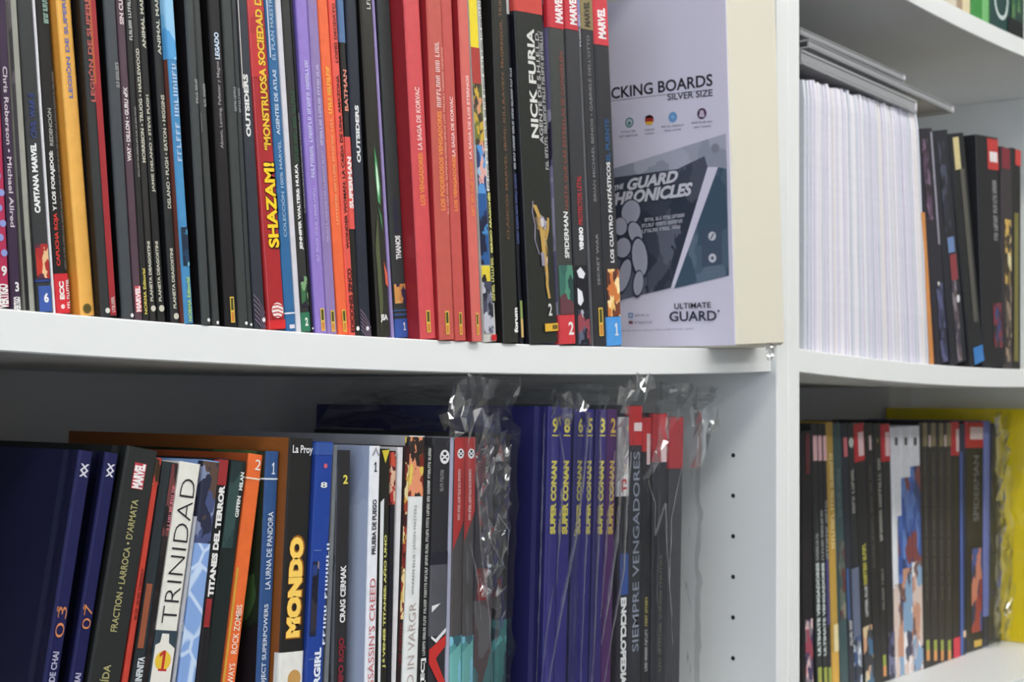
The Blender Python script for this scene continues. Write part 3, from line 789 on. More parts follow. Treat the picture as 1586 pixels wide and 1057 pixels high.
# ---------- shrink-wrapped pack of backing boards at the end of the upper shelf
def board_pack():
    Yf = -.020
    a, b = on_y(1140, 541, Yf), on_y(1217, 537, Yf)
    e, g = on_y(1125, 0, Yf), on_y(1201, 0, Yf)
    th = math.atan2(e.x - a.x, e.z - a.z)
    w = (b.x - a.x)*math.cos(th)
    z0 = shelf_top('L', a.x)
    X0 = a.x + (z0 - a.z)*math.tan(th)
    D, H = .171, .268
    rt = root('board_pack', 'shrink-wrapped pack of cream comic backing boards with printed label sheet', 'pack')
    rt.location = (X0, Yf, z0 + .0001); rt.rotation_euler = (0, th, 0)
    M = Matrix.Translation(rt.location) @ Matrix.Rotation(th, 4, 'Y'); Mi = M.inverted()
    nrm = M.to_3x3() @ Vector((1, 0, 0))
    cream = surface('cream_board', (222, 216, 198), .75, 30, .05)
    nt = cream.node_tree
    # fine board edges: thin lines across the thickness
    vs, fs = bevel_box(.0006, w, 0, D, 0, H, .0022)
    mesh_obj('board_stack', vs, fs, cream, rt)
    lab = surface('label_sheet', (224, 218, 234), .38, 8, .03)
    mesh_obj('label_sheet', *bevel_box(0, .0008, .0006, D-.0006, .0015, H-.0015, .0002), lab, rt)
    cnt = [0]
    def P(px, py):
        q = Mi @ on_plane(px, py, M.translation, nrm)
        return q.y, q.z
    def put(name, pts, faces, m):
        cnt[0] += 1
        e_ = -.00012 - .00003*cnt[0]
        return mesh_obj(name, [(e_, y, z) for y, z in pts], faces, m, rt)
    def poly(px, c, name='print_shape'):
        m = c if not isinstance(c, tuple) else mat(c, .4, 0)
        return put(name, [P(*q) for q in px], [tuple(range(len(px)))], m)
    def text(t, pl, pr, hpx, c, bold=.02, name='label_lettering', shear=0):
        """baseline from pixel pl to pixel pr, cap height hpx pixels"""
        vs, fs, _, _ = text_shape(t, bold, shear)
        (ya, za), (yb, zb) = P(*pl), P(*pr)
        top = P(pr[0], pr[1]-hpx)
        hz = top[1] - zb
        return put(name, [(ya + (yb-ya)*x, za + (zb-za)*x + hz*y) for x, y in vs], fs, mat(c, .4, 0))
    def disc(px, py, r, c, name='icon', sq=1.15):
        y, z = P(px, py); R = abs(P(px, py-r)[1] - z)
        return put(name, [(y - R*math.cos(6.2832*k/20), z + R*math.sin(6.2832*k/20)) for k in range(20)], [tuple(range(20))], mat(c, .4, 0))
    def small(pl, pr, hpx, n, c, seed):
        vs, fs = scribble_shape(n, seed)
        (ya, za), (yb, zb) = P(*pl), P(*pr); hz = P(pr[0], pr[1]-hpx)[1] - zb
        return put('small_print', [(ya + (yb-ya)*x, za + (zb-za)*x + hz*y) for x, y in vs], fs, mat(c, .4, 0))
    K = (40, 38, 50)
    # heading: the first letters are hidden behind the neighbouring spines
    full = text_shape('BACKING BOARDS', .02)[3]; tail = text_shape('CKING BOARDS', .02)[3]
    yR, zR = P(1104, 133); yC, zC = P(947, 154)
    yL = yR + (yC - yR)*full/tail; zL = zR + (zC - zR)*full/tail
    vs, fs, _, _ = text_shape('BACKING BOARDS', .02)
    hz = P(1104, 114)[1] - zR
    put('label_lettering', [(yL + (yR-yL)*x, zL + (zR-zL)*x + hz*y) for x, y in vs], fs, mat(K, .4, 0))
    poly([(944, 156.4), (1104, 138), (1104, 138.8), (944, 157.2)], (120, 116, 128), 'rule_line')
    text('SILVER SIZE', (1034, 156), (1104, 149), 11, (62, 60, 74))
    disc(975, 190, 8, (98, 140, 146)); disc(975, 190, 5.5, (206, 214, 214)); disc(975, 191, 3.5, (98, 140, 146))
    disc(1006, 186, 8, (168, 56, 46)); poly([(999, 183), (1001, 180), (1006, 178), (1011, 180), (1013, 183)], (36, 30, 34), 'icon'); poly([(999, 189), (1013, 188), (1010, 193), (1006, 194), (1002, 193)], (226, 176, 70), 'icon')
    disc(1042.5, 181.5, 8, (112, 160, 206)); disc(1042.5, 181.5, 3, (140, 184, 222))
    disc(1087.5, 176, 8.5, (84, 56, 84)); poly([(1083, 181), (1085, 171), (1090, 171), (1092, 180), (1090, 182)], (200, 188, 204), 'icon')
    for k, (x0, x1, y) in enumerate(((963, 985, 206), (960, 989, 213), (999, 1014, 203), (1000, 1014, 209), (1025, 1060, 198), (1030, 1056, 204), (1072, 1104, 192), (1075, 1102, 199))):
        small((x0, y), (x1, y - (x1-x0)*.09), 2.6, 12, (140, 136, 150), k)
    teal = A((86, 104, 122), (104, 120, 138), (70, 90, 108), sc=45, sd=3)
    pale = A((166, 168, 182), (154, 158, 172), (178, 178, 192), sc=40, sd=5)
    poly([(946, 263), (1125, 207), (1126.5, 262), (1113, 259), (1097, 259), (1092, 242), (1050, 262), (946, 276)], pale, 'artwork')
    poly([(946, 276), (1050, 262), (1092, 242), (1097, 259), (1040, 446), (958, 466)], A((86, 90, 104), (70, 76, 90), (104, 108, 122), (56, 62, 76), sc=60, sd=7), 'artwork')
    poly([(1097, 259), (1113, 259), (1046, 447.5), (1040, 446)], (224, 218, 234), 'artwork')
    poly([(1113, 259), (1126.5, 262), (1130, 427), (1045, 447)], teal, 'artwork')
    poly([(1088, 355), (1119, 351), (1119.5, 410), (1088, 414)], (78, 90, 108), 'artwork')
    disc(1104, 366, 7, (206, 206, 214)); disc(1104.5, 400, 7, (206, 206, 214)); disc(1104.5, 400, 2.6, (86, 90, 104)); poly([(1101, 370), (1106, 361), (1107.5, 362), (1102.5, 371)], (86, 90, 104), 'icon')
    small((1091, 419), (1117, 416), 2.5, 9, (126, 132, 146), 44); small((1093, 424), (1116, 421), 2.5, 8, (126, 132, 146), 45)
    disc(1109, 230, 8, (160, 160, 172)); disc(1109, 230, 7, (140, 142, 154))
    LG = (214, 212, 220)
    text('THE', (953, 296), (968, 292), 8, LG, .04, shear=.3)
    text('GUARD', (972, 297), (1053, 283), 21, (40, 42, 52), .09, shear=.3); text('GUARD', (973, 296), (1052, 282), 19, LG, .05, shear=.3)
    text('CHRONICLES', (938, 322), (1076, 304), 23, (40, 42, 52), .09, shear=.3); text('CHRONICLES', (939, 321), (1075, 303), 21, LG, .05, shear=.3)
    for k in range(3): small((1000-k*4, 344+k*9), (1062-k*3, 336+k*9), 5.5, 14, (196, 194, 204), 60+k)
    # broad grey swirls standing for the printed figure
    def blob(cx, cy, rx, ry, c, name='artwork', rot=0):
        pts = []
        for k in range(18):
            t = 6.2832*k/18; x = rx*math.cos(t); y = ry*math.sin(t)
            pts.append(P(cx + x*math.cos(rot) - y*math.sin(rot), cy + x*math.sin(rot) + y*math.cos(rot)))
        return put(name, pts, [tuple(range(18))], mat(c, .4, 0))
    D1, L1 = (60, 64, 80), (176, 176, 192)
    for cx, cy, rx, ry, rt_ in ((978, 330, 17, 22, .2), (962, 352, 12, 16, 0), (985, 362, 12, 20, -.3), (966, 385, 14, 18, .2), (992, 400, 14, 34, -.1), (968, 428, 11, 30, .25), (990, 440, 9, 22, .1)):
        blob(cx, cy, rx, ry, D1, rot=rt_); blob(cx+.8, cy-1, rx*.84, ry*.86, L1, rot=rt_)
    text('ULTIMATE', (1046.5, 479), (1103, 477), 9, K, .015); text('GUARD', (1039, 498.5), (1112, 497), 16, (58, 56, 76), .02)
    disc(1115, 482, 2, (110, 108, 120))
    poly([(975.5, 485), (982.5, 485), (982.5, 492.5), (975.5, 492.5)], (90, 130, 186), 'icon'); poly([(977, 486.6), (981, 486.6), (981, 491), (977, 491)], (206, 204, 216), 'icon')
    poly([(976, 497.5), (982.5, 497.5), (982.5, 502), (976, 502)], (120, 62, 76), 'icon')
    small((985, 490.5), (1008, 490.3), 3.4, 10, (140, 138, 156), 71); small((985, 501.6), (1013, 501.4), 3.4, 12, (140, 138, 156), 72); small((962, 514), (1077, 510.5), 2.2, 60, (150, 146, 160), 73)
    # shrink film: crumpled seam down the cream edge and a gathered tail under the bottom corner
    R = random.Random(5)
    vs = []; fs = []
    # tail under the corner
    base = len(vs); T = 8
    for j in range(T+1):
        for k in range(6):
            vs.append((w*.62 + (k-2.5)*.0035*(1-.07*j) + R.uniform(-.001, .001), -.002 - .002*R.random() + .001*j*.2, .002 - .0016*j + R.uniform(-.0006, .0006)))
    for j in range(T):
        for k in range(5):
            a_ = base + j*6 + k; fs.append((a_, a_+1, a_+7, a_+6))
    mesh_obj('shrink_wrap', vs, fs, CRINKLE, rt, smooth=False)
board_pack()

# ---------- lower shelf of the left bookcase, left to right
G2 = 'comic spines on the lower left shelf'
def b2(*a, **k):
    k.setdefault('group', G2); k.setdefault('yb', 1057.0); k.setdefault('yt', 700.0); k.setdefault('top', 700)
    return book('LL', *a, **k)
NV = (24, 25, 74)
def navy(num, tail, yn, ytl):
    def f(s):
        y = 729
        [s.poly([(.2, y+e-5), (.36, y+e-5), (.82, y+e+5), (.66, y+e+5)], (214, 212, 220), 'publisher_mark') for e in (-5, 5)]; [s.poly([(.66, y+e-5), (.82, y+e-5), (.36, y+e+5), (.2, y+e+5)], (214, 212, 220), 'publisher_mark') for e in (-5, 5)]
        s.text(num, yn[0], yn[1], .52, .6, (206, 132, 84), -.012, name='volume_number'); s.small(yn[0], yn[0]+8, .2, .22, (206, 132, 84), 3)
        s.text(tail, ytl[0], ytl[1], .5, .42, (186, 184, 206), .02)
        s.panel(690, 1400, 0, .07, mat((70, 74, 124)))
    return f
b2((68, 90), (123, 145), NV, 'navy hardback with its wide navy cover facing left, outermost on the lower shelf', navy('03', 'S DE CHAI', (940, 988), (1010, 1066)), top=697, d=.004, cover=(14, 15, 44), hard=True, name='hardback_comic', depth=.19)
b2((107, 130), (165, 184), NV, 'navy hardback beside the black one, right of the outermost navy book', navy('07', 'S DE CHAI', (937, 975), (1043, 1100)), top=700, d=.006, cover=(14, 15, 44), hard=True, name='hardback_comic', depth=.19)
def i(s):
    s.panel(718, 758, .3, .68, mat((186, 62, 72)), 'publisher_tag'); s.text('MARVEL', 719, 757, .49, .34, (236, 232, 230), .06, name='publisher_lettering')
    s.text('FRACTION • LARROCA • D’ARMATA', 774, 979, .5, .21, (168, 162, 112), .015); s.text('LA CAÍDA', 1030, 1100, .46, .28, (168, 162, 112), .02)
b2((136, 188), (198, 244), (40, 42, 41), 'thick black leaning hardback with olive author names and small red tag', i, top=690, d=.003, cover=(24, 26, 25), hard=True, name='hardback_comic', depth=.19)
def i(s):
    s.panel(700, 752, 0, 1, A((196, 150, 60), (60, 40, 20), (180, 60, 50), sc=260), 'artwork'); s.small(880, 960, .5, .4, (110, 40, 34), 14)
b2((188.5, 200), (244.5, 252), (192, 64, 50), 'thin red leaning comic beside the thick black hardback', i, top=709, d=.006, cover=(150, 44, 36), name='thin_comic')
def i(s):
    s.text('INFINITA', 1018, 1056, .4, .4, (214, 220, 222), .04); s.panel(905, 1005, .0, .42, mat((150, 84, 58)))
    s.panel(712, 830, .55, 1, A((36, 30, 32), (60, 34, 36), (24, 22, 24), (110, 60, 60), sc=220), 'artwork'); s.small(750, 820, .88, .2, (206, 120, 130), 10); s.panel(830, 1400, .6, 1, A((30, 26, 28), (44, 34, 36), (22, 20, 22), sc=160), 'artwork')
b2((203, 229), (254, 280), (42, 50, 54), 'dark slate leaning comic spine with pink script, left of the cream spine', i, top=714, d=.010, cover=(90, 50, 40))
def i(s):
    K = (40, 38, 40)
    s.text('TRINIDAD', 742, 966, .52, .66, K, -.018)
    s.panel(977, 1400, 0, 1, mat((52, 66, 76)))
    s.poly([(.3, 982), (.62, 982), (.66, 996), (.96, 1004), (.96, 1080), (.06, 1080), (.06, 1000), (.26, 996)], (226, 222, 212), 'print_shape')
    s.disc(1024, .5, .72, (226, 190, 60), 'volume_badge', sq=1.0); s.text('1', 1008, 1040, .5, 0, (186, 52, 44), .05, horiz=True, wf=.44, name='volume_number')
b2((229.5, 264), (281, 314), (226, 223, 213), 'cream leaning comic spine with thin dark lettering and round yellow badge', i, top=714, d=.005)
b2((266, 273), (315, 318.5), (176, 178, 186), 'thin grey comic right of the cream spine', None, top=800, d=.012, name='thin_comic')
def i(s):
    s.panel(708, 842, 0, 1, A((40, 44, 66), (70, 80, 120), (24, 26, 36), (130, 140, 170), (90, 70, 60), sc=200, sd=2), 'artwork')
    s.panel(842, 1400, 0, 1, crackle((132, 164, 216), (196, 214, 238), 55), 'artwork')
b2((274, 304), (319, 341), (132, 164, 216), 'leaning comic spine, dark picture above and sky blue crackle below', i, top=712, d=.005)
def i(s):
    s.panel(690, 752, .0, 1, mat((150, 44, 46))); s.text('TITANES DEL TERROR', 752, 925, .5, .62, (228, 226, 222), .06); s.panel(928, 972, 0, .7, mat((150, 44, 46)))
b2((304.5, 318), (341.5, 357), (30, 28, 32), 'black leaning comic spine with red head and bold white title', i, top=710, d=.006)
def i(s):
    s.panel(700, 850, .0, .7, A((40, 62, 62), (52, 76, 74), (34, 50, 52), sc=70), 'artwork')
    s.text('GIFFEN', 768, 801, .74, .22, (220, 222, 218), .04); s.text('MILAN', 731, 759, .78, .22, (220, 222, 218), .04)
b2((318.5, 341), (357.5, 386), (28, 36, 36), 'dark green leaning comic spine, left of the orange one', i, top=712, d=.010)
def i(s):
    s.text('2', 712, 728, .66, 0, W_, .0, horiz=True, wf=.4, name='volume_number'); s.panel(740.5, 743, 0, 1, mat((236, 214, 190)))
    s.text('ROCK ZOMBIS', 937, 1013, .6, .4, (240, 220, 200), .015); s.text('RUNAWAYS', 1028, 1090, .6, .4, (240, 220, 200), .015)
    s.panel(880, 1400, 0, .22, mat((214, 160, 60)))
b2((342, 365), (387, 409), (230, 108, 52), 'orange leaning comic spine with white numeral two at its head', i, top=702, d=.004, cover=(150, 70, 34))
def i(s):
    L = (214, 222, 232)
    s.text('1', 717, 735, .55, 0, L, .0, horiz=True, wf=.3, name='volume_number'); s.panel(741, 743.5, 0, 1, mat(L))
    s.text('LA URNA DE PANDORA', 793, 913, .5, .42, L, .015); s.text('PROJECT SUPERPOWERS', 936, 1078, .5, .42, L, .015)
b2((397, 418), (414, 432), (48, 82, 132), 'blue comic spine with white numeral one, right of the orange one', i, top=699, d=.006, cover=A((34, 44, 30), (24, 34, 26), (60, 86, 50), (120, 36, 44), (30, 26, 30), sc=22))
def i(s):
    s.text('La Proy', 690, 706, .55, 0, (222, 222, 222), .02, horiz=True, wf=.86)
    s.text('MONDO', 829, 990, .5, .66, (150, 92, 24), .12); s.text('MONDO', 832, 988, .48, .58, (250, 206, 98), .085)
    s.panel(1010, 1400, 0, 1, mat((226, 224, 216))); s.disc(1052, .62, .55, (196, 150, 86), 'artwork')
b2((433, 467), (447, 486), (34, 33, 32), 'wide black comic spine with large yellow lettering and tall brown cover', i, top=678, d=.004, cover=(138, 80, 34), depth=.2)
def i(s):
    s.panel(686, 705, 0, 1, mat((52, 82, 152))); s.disc(722, .55, .22, (200, 96, 110)); s.text('8', 747, 756, .5, 0, W_, .02, horiz=True, wf=.4, name='volume_number')
    s.small(840, 1000, .92, .16, (206, 214, 230), 12); s.text('SUPERGIRL', 1004, 1110, .6, .4, (226, 232, 240), .05)
    for y0, y1, u0, u1 in ((852, 853.5, 0, .5), (1020, 1021.5, 0, .5)): s.panel(y0, y1, u0, u1, mat((96, 120, 180)))
    s.panel(870, 985, 0, .42, A((30, 34, 60), (50, 46, 56), (150, 130, 120), (24, 26, 40), (40, 60, 120), sc=120, sd=4), 'artwork')
b2((474, 500), (491, 516), (32, 64, 146), 'royal blue comic spine with a dark picture strip', i, top=684, d=.005, cover=(30, 56, 128))
b2((502, 510), (517, 523), (112, 116, 120), 'narrow grey comic right of the royal blue spine', None, top=690, d=.010, name='thin_comic')
def i(s):
    s.text('2', 736, 750, .55, 0, (222, 206, 90), .03, horiz=True, wf=.4, name='volume_number'); s.text('CRAIG CERMAK', 876, 965, .5, .46, (224, 224, 222), .04); s.text('EQUIPO ROJO', 988, 1085, .5, .56, (128, 40, 52), .05)
b2((518, 538), (526, 543), (42, 40, 42), 'black comic spine with white author name, left of the pale cover', i, top=698, d=.006, cover=A((110, 112, 118), (86, 88, 94), (130, 132, 140), sc=30))
def i(s):
    s.poly([(.5, 693), (.9, 706), (.72, 706), (.5, 698), (.28, 706), (.1, 706)], (150, 150, 156), 'emblem')
    s.text('1', 716, 731, .5, 0, (30, 30, 34), .03, horiz=True, wf=.34, name='volume_number')
    s.text('PRUEBA DE FUEGO', 774, 859, .5, .42, (46, 46, 52), .03); s.text('ASSASSIN’S CREED', 896, 1078, .5, .56, (196, 104, 104), .0)
b2((565, 582), (575, 588.5), (228, 229, 234), 'white comic spine with pale blue grey cover and red title', i, top=691, d=.003, cover=A((158, 168, 192), (148, 158, 184), (168, 178, 200), sc=16))
def i(s):
    s.poly([(.15, 698), (.9, 697), (.5, 718)], (206, 190, 60), 'print_shape'); s.poly([(0.06, 778), (.42, 772), (.3, 1060), (.06, 1060)], (218, 220, 222), 'print_shape')
    s.text('JÓVENES TITANES: AÑO UNO', 829, 1036, .62, .36, (214, 210, 120), .04)
b2((583, 600), (589.5, 604), (34, 33, 28), 'black comic spine with yellow lettering, right of the white spine', i, top=696, d=.006)
def i(s): s.panel(700, 782, 0, 1, A((170, 50, 48), (200, 80, 60), (90, 30, 34), (220, 180, 150), sc=260), 'artwork')
b2((600.5, 606), (605, 615), (28, 28, 36), 'thin dark comic with red picture at its head', i, top=699, d=.008, name='thin_comic')
b2((606.5, 613), (615.5, 626), (220, 218, 220), 'thin white comic left of the mottled red and yellow spine', None, top=693, d=.006, name='thin_comic')
def i(s):
    s.panel(690, 960, .2, 1, A((120, 40, 36), (200, 160, 70), (60, 24, 26), (150, 60, 44), (226, 206, 150), sc=300), 'artwork'); s.small(965, 1030, .5, .5, (120, 44, 46), 8)
b2((613.5, 622), (626.5, 635), (40, 28, 28), 'narrow dark spine mottled red and yellow, left of the white pictured one', i, top=691, d=.006, name='thin_comic')
def i(s):
    s.panel(676, 769, 0, 1, A((196, 120, 60), (226, 196, 90), (120, 44, 36), (50, 40, 36), (230, 150, 110), sc=220, sd=6), 'artwork')
    s.text('WARREN ELLIS · JASON MASTERS', 783, 922, .5, .22, (128, 128, 128), .0); s.text('BOND IN VARGR', 934, 1110, .5, .44, (178, 160, 154), -.005)
b2((622.5, 647), (635.5, 657.5), (226, 228, 226), 'white comic spine with an orange and yellow picture at its head', i, top=675, d=.002, cover=(160, 160, 166))
def i(s): s.small(694, 1016, .5, .3, (206, 206, 202), 90); s.text('[EC]', 1020, 1062, .5, .56, (236, 236, 234), .04)
b2((647.5, 661), (658, 672), (26, 26, 28), 'black comic spine with one long line of tiny white print', i, top=690, d=.005)
def i(s):
    s.dc(708, .64, .56); s.small(728, 761, .5, .2, GR, 8); s.panel(855, 875, 0, 1, mat((36, 36, 46))); s.panel(875, 985, .0, 1, mat((84, 84, 90)))
    s.poly([(.1, 938), (.6, 935), (.1, 948)], (226, 226, 228), 'print_shape'); s.poly([(.1, 984), (.35, 990), (.95, 974), (.95, 980), (.4, 996), (.1, 988)], (226, 226, 228), 'print_shape')
    s.poly([(.0, 1005), (.95, 985), (.95, 1002), (.4, 1020), (.98, 1060), (.6, 1060), (.0, 1026)], (196, 52, 48), 'print_shape')
b2((661.5, 690), (672.5, 697), (46, 46, 50), 'black comic spine with round white mark and red angular shape at its foot', i, top=678, d=.005)
b2((690.5, 695.5), (697.5, 703.5), (170, 170, 190), 'thin lilac grey comic left of the red pointed spine', None, top=678, d=.005, name='thin_comic')
def redpt(tip):
    def f(s):
        s.poly([(.03, 678), (.97, 678), (.97, tip-44), (.03, tip)], (178, 60, 58), 'print_shape'); s.dc(703, .6, .6); s.small(727, 806, .5, .22, (230, 196, 190), 26)
        s.panel(985, 1400, 0, 1, A((86, 150, 150), (110, 176, 170), (60, 100, 110), (40, 64, 74), (130, 190, 210), sc=90, sd=8), 'artwork')
    return f
b2((696, 715), (704, 719), (84, 80, 80), 'grey comic spine with red pointed head, clear of the plastic bag', redpt(852), top=677, d=.005)
C24 = b2((715.5, 733), (719.5, 736), (84, 80, 80), 'grey comic spine with red pointed head, inside the crumpled bag', redpt(838), top=677, d=.006)
def i(s): s.panel(880, 930, .1, .7, mat((140, 50, 50)), 'artwork'); s.panel(930, 1400, 0, 1, A((84, 70, 72), (60, 56, 62), (70, 110, 112), (100, 96, 98), sc=60, sd=9), 'artwork')
b2((734, 760), (738, 766), (66, 64, 70), 'dark comic mostly hidden under the crumpled clear plastic', i, top=690, d=.014)
def i(s): s.dc(701, .6, .6); s.small(724, 760, .5, .22, GR, 8); s.panel(960, 1400, 0, 1, A((86, 150, 150), (60, 110, 110), (40, 64, 74), sc=90, sd=8), 'artwork')
sbag = b2((768, 784), (776, 790), (36, 36, 38), 'black comic with round white mark at the right of the crumpled bag', i, top=672, d=.008)
IND = (50, 46, 122)
def conan(n, c=(222, 208, 96)):
    def f(s):
        s.text('SUPER CONAN', 714, 828, .52, .5, c, .06); s.text(n, 648, 671, .52, 0, c, .03, horiz=True, wf=.5, name='volume_number'); s.panel(674, 676, .25, .8, mat(c, .45, 0))
    return f
GC = 'matching blue hardbacks in clear bags'
def b3(*a, **k):
    return b2(*a, yt=640.0, group=GC, depth=.215, hard=True, name='hardback_comic', cover=(36, 34, 100), **k)
c1 = b3((841, 858), (851, 868), IND, 'indigo hardback with yellow lettering and broad cover facing left, leftmost of six', conan('9'), top=630, d=.004)
c2 = b3((859, 877), (869, 887), IND, 'indigo hardback with yellow numeral eight, second of six', conan('8'), top=632, d=.006)
c3 = b3((882, 896), (892, 906), IND, 'indigo hardback with yellow numeral six, third of six', conan('6'), top=634, d=.006)
c4 = b3((897, 911), (907, 921), IND, 'indigo hardback with yellow numeral five, fourth of six', conan('5'), top=634, d=.006)
c5 = b3((914, 930), (925, 941), (56, 44, 116), 'violet hardback with yellow numeral three, fifth of six', conan('3'), top=634, d=.005)
c6 = b3((931, 946), (942, 957), (80, 42, 98), 'plum hardback with yellow numeral two, last of six', conan('2', (206, 176, 90)), top=634, d=.006)
def i(s):
    s.panel(600, 735, 0, 1, mat((206, 200, 200))); s.panel(735, 769, 0, 1, mat((228, 224, 224))); s.text('T3', 742, 763, .5, .5, (186, 60, 60), .05, name='volume_number')
    s.panel(858, 922, .1, .95, mat((58, 84, 150))); s.text('ENCICLOPEDIA', 926, 1062, .5, .56, (230, 230, 230), .06, down=True)
d1 = b2((957, 972), (958, 975), (40, 42, 44), 'black bagged comic with pale head and white lettering running downward', i, yt=640., top=645, d=.008)
def i(s):
    s.panel(600, 690, 0, 1, mat((186, 46, 50))); s.panel(655, 668, .3, .95, mat((226, 206, 206))); s.text('SIEMPRE VENGADORES', 700, 1010, .52, .52, (146, 152, 168), .01)
d2 = b2((973, 992), (976, 995), (50, 52, 58), 'bagged dark spine with tall grey serif lettering and red head', i, yt=640., top=628, d=.008)
def i(s): s.panel(600, 700, 0, 1, mat((186, 46, 50))); s.panel(672, 720, .4, .8, mat((220, 190, 190))); s.small(925, 970, .5, .3, (190, 176, 100), 10); s.small(975, 1040, .5, .3, (190, 190, 190), 16)
d3 = b2((993, 1006), (996, 1010), (44, 44, 48), 'bagged dark spine with red head, right of tall grey lettering', i, yt=640., top=646, d=.009)
def i(s): s.panel(600, 716, 0, 1, mat((196, 50, 56))); s.panel(690, 716, .5, .9, mat((226, 200, 200))); s.small(860, 1040, .55, .16, (120, 116, 104), 30)
d4 = b2((1010, 1030), (1013, 1035), (54, 54, 60), 'bagged dark comic with bright red head, second from the right end', i, yt=640., top=640, d=.008)
def i(s): s.panel(600, 726, 0, 1, mat((178, 60, 66)))
d5 = b2((1031, 1052), (1036, 1060), (70, 70, 76), 'bagged grey comic with dull red head, last before the upright', i, yt=640., top=645, d=.016, cover=(58, 58, 62))

# ---------- clear plastic bags round books
from mathutils import noise as mnoise
def bag(left, right, label, seed, z_top, flap=.03, tilt=0., crumple=.0022, gather=.5, side=.010, Yout=.004, depth=.19, zlow=None, fl_x=0.0, mat_=None, row='LL', ceil=None, grp='clear bags on the lower left shelf'):
    """film sleeve standing round one or more books, its open end gathered above them"""
    rt = root('plastic_bag', label, 'plastic bag', grp)
    ceil = ceil or ZB - .0095
    zs = shelf_top(row, left.lx(ZB - .3)) + .0008
    y0 = min(left.d, right.d) - Yout
    n_u, n_v, n_f = 46, 60, 14
    def sect(z):
        a = left.lx(z) - .0016; b = right.lx(z) + right.ww + .0016
        return a, b
    vs = []; fs = []
    total = n_v + n_f
    peri = None
    for j in range(total+1):
        if j <= n_v: z = zs + (z_top - zs)*j/n_v; q = 0
        else: q = (j - n_v)/n_f; z = z_top + flap*q
        a, b = sect(min(z, z_top))
        w = b - a
        sh = 1 - gather*q
        xm = (a+b)/2 + fl_x*q
        xa, xb = xm - w/2*sh, xm + w/2*sh
        dy = depth*(1 - .25*q)
        yF = y0 + tilt*q*q
        for k in range(n_u):
            t = k/(n_u-1)
            # front-facing U: left side, front, right side
            side_n = .3
            if t < side_n: s_ = t/side_n; x, y = xa, yF + dy*(1-s_)**1.6; nx, ny = -1, 0
            elif t > 1-side_n: s_ = (t-(1-side_n))/side_n; x, y = xb, yF + dy*s_**1.6; nx, ny = 1, 0
            else: s_ = (t-side_n)/(1-2*side_n); x, y = xa + (xb-xa)*s_, yF; nx, ny = 0, -1
            p = Vector((x*55, y*40, z*22)) + Vector((seed*3.1, seed*1.7, 0))
            amp = crumple*(1 + 2.4*q + .8*max(0, (z - z_top + .08)/.08) if z < z_top else 1 + 2.4*q + .8)
            nz = abs(mnoise.noise(p)) + .5*abs(mnoise.noise(p*2.3)) + .25*mnoise.noise(p*5)
            dsp = amp*(nz*1.3)
            # taut diagonal folds
            dsp += crumple*.7*max(0, math.sin((x*260 + z*(90 + 20*(seed % 3)) + seed)))**6
            if ny == 0 and abs(s_) > 1.5: dsp = 0
            if nx: dsp *= .35 if q == 0 else 1
            vs.append((x + nx*dsp + (dsp*1.5*mnoise.noise(p*1.7) if q > 0 else 0), y + ny*dsp, min(ceil, z + (mnoise.noise(Vector((x*40+seed, 0, seed*2.)))*flap*.35*q))))
    for j in range(total):
        for k in range(n_u-1):
            a_ = j*n_u+k; fs.append((a_, a_+1, a_+n_u+1, a_+n_u))
    ox = Vector((left.lx(zs), y0, zs))
    rt.location = ox
    mesh_obj('film', [(v[0]-ox.x, v[1]-ox.y, v[2]-ox.z) for v in vs], fs, mat_ or FILM, rt, smooth=True)
    return rt
def ztop_of(s): return s.rt.location.z + s.h*math.cos(s.th) + .002
BA = bag(C24, sbag, 'crumpled clear bag round the red-headed comics, its neck bunched up high', 3, ztop_of(sbag) - .004, flap=.040, gather=.35, crumple=.0034, fl_x=-.012, Yout=.003)
BB = bag(c1, c2, 'clear bag round the first two indigo hardbacks, crinkled bright at its mouth', 5, ztop_of(c1), flap=.012, gather=.1, crumple=.0022, depth=.22)
BC = bag(c3, c4, 'clear bag round the middle two indigo hardbacks', 8, ztop_of(c3), flap=.014, gather=.1, crumple=.0018, depth=.22)
BD = bag(c5, c6, 'clear bag round the violet and plum hardbacks', 12, ztop_of(c5), flap=.012, gather=.1, crumple=.0022, depth=.22)
BE = bag(d1, d3, 'clear bag round three red-headed comics, its mouth flaring up to the shelf', 14, ztop_of(d2), flap=.016, gather=.0, crumple=.0028, fl_x=.006)
BF = bag(d4, d5, 'loose clear bag round the last two comics beside the upright', 17, ztop_of(d4), flap=.018, gather=.0, crumple=.0034, fl_x=.012, Yout=.006)
def fold(rt, pts, wpx, y):
    """pleat of film running down the bag: a narrow bent strip standing proud"""
    vs = []; fs = []; inv = rt.location
    R = random.Random(int(pts[0][0]*3 + pts[0][1]))
    P = []
    for (a, b) in zip(pts, pts[1:]):
        n = max(2, int(abs(b[1]-a[1])/14))
        P += [(a[0] + (b[0]-a[0])*k/n, a[1] + (b[1]-a[1])*k/n) for k in range(n)]
    P.append(pts[-1])
    for k, (px, py) in enumerate(P):
        t = k/(len(P)-1); wd = wpx*(.45 + .55*math.sin(math.pi*min(1, t*1.15)))*(1 + .3*R.uniform(-1, 1))
        jx = R.uniform(-.5, .5)
        for q, dy in ((-.5, .001), (0, -.0022), (.5, .0012)):
            v = on_y(px + jx + q*wd, py, y + dy + R.uniform(-.0004, .0004)) - inv
            vs.append(tuple(v))
    for k in range(len(P)-1):
        for q in range(2): a = k*3+q; fs.append((a, a+1, a+4, a+3))
    return mesh_obj('film_fold', vs, fs, FOLD, rt, smooth=False)
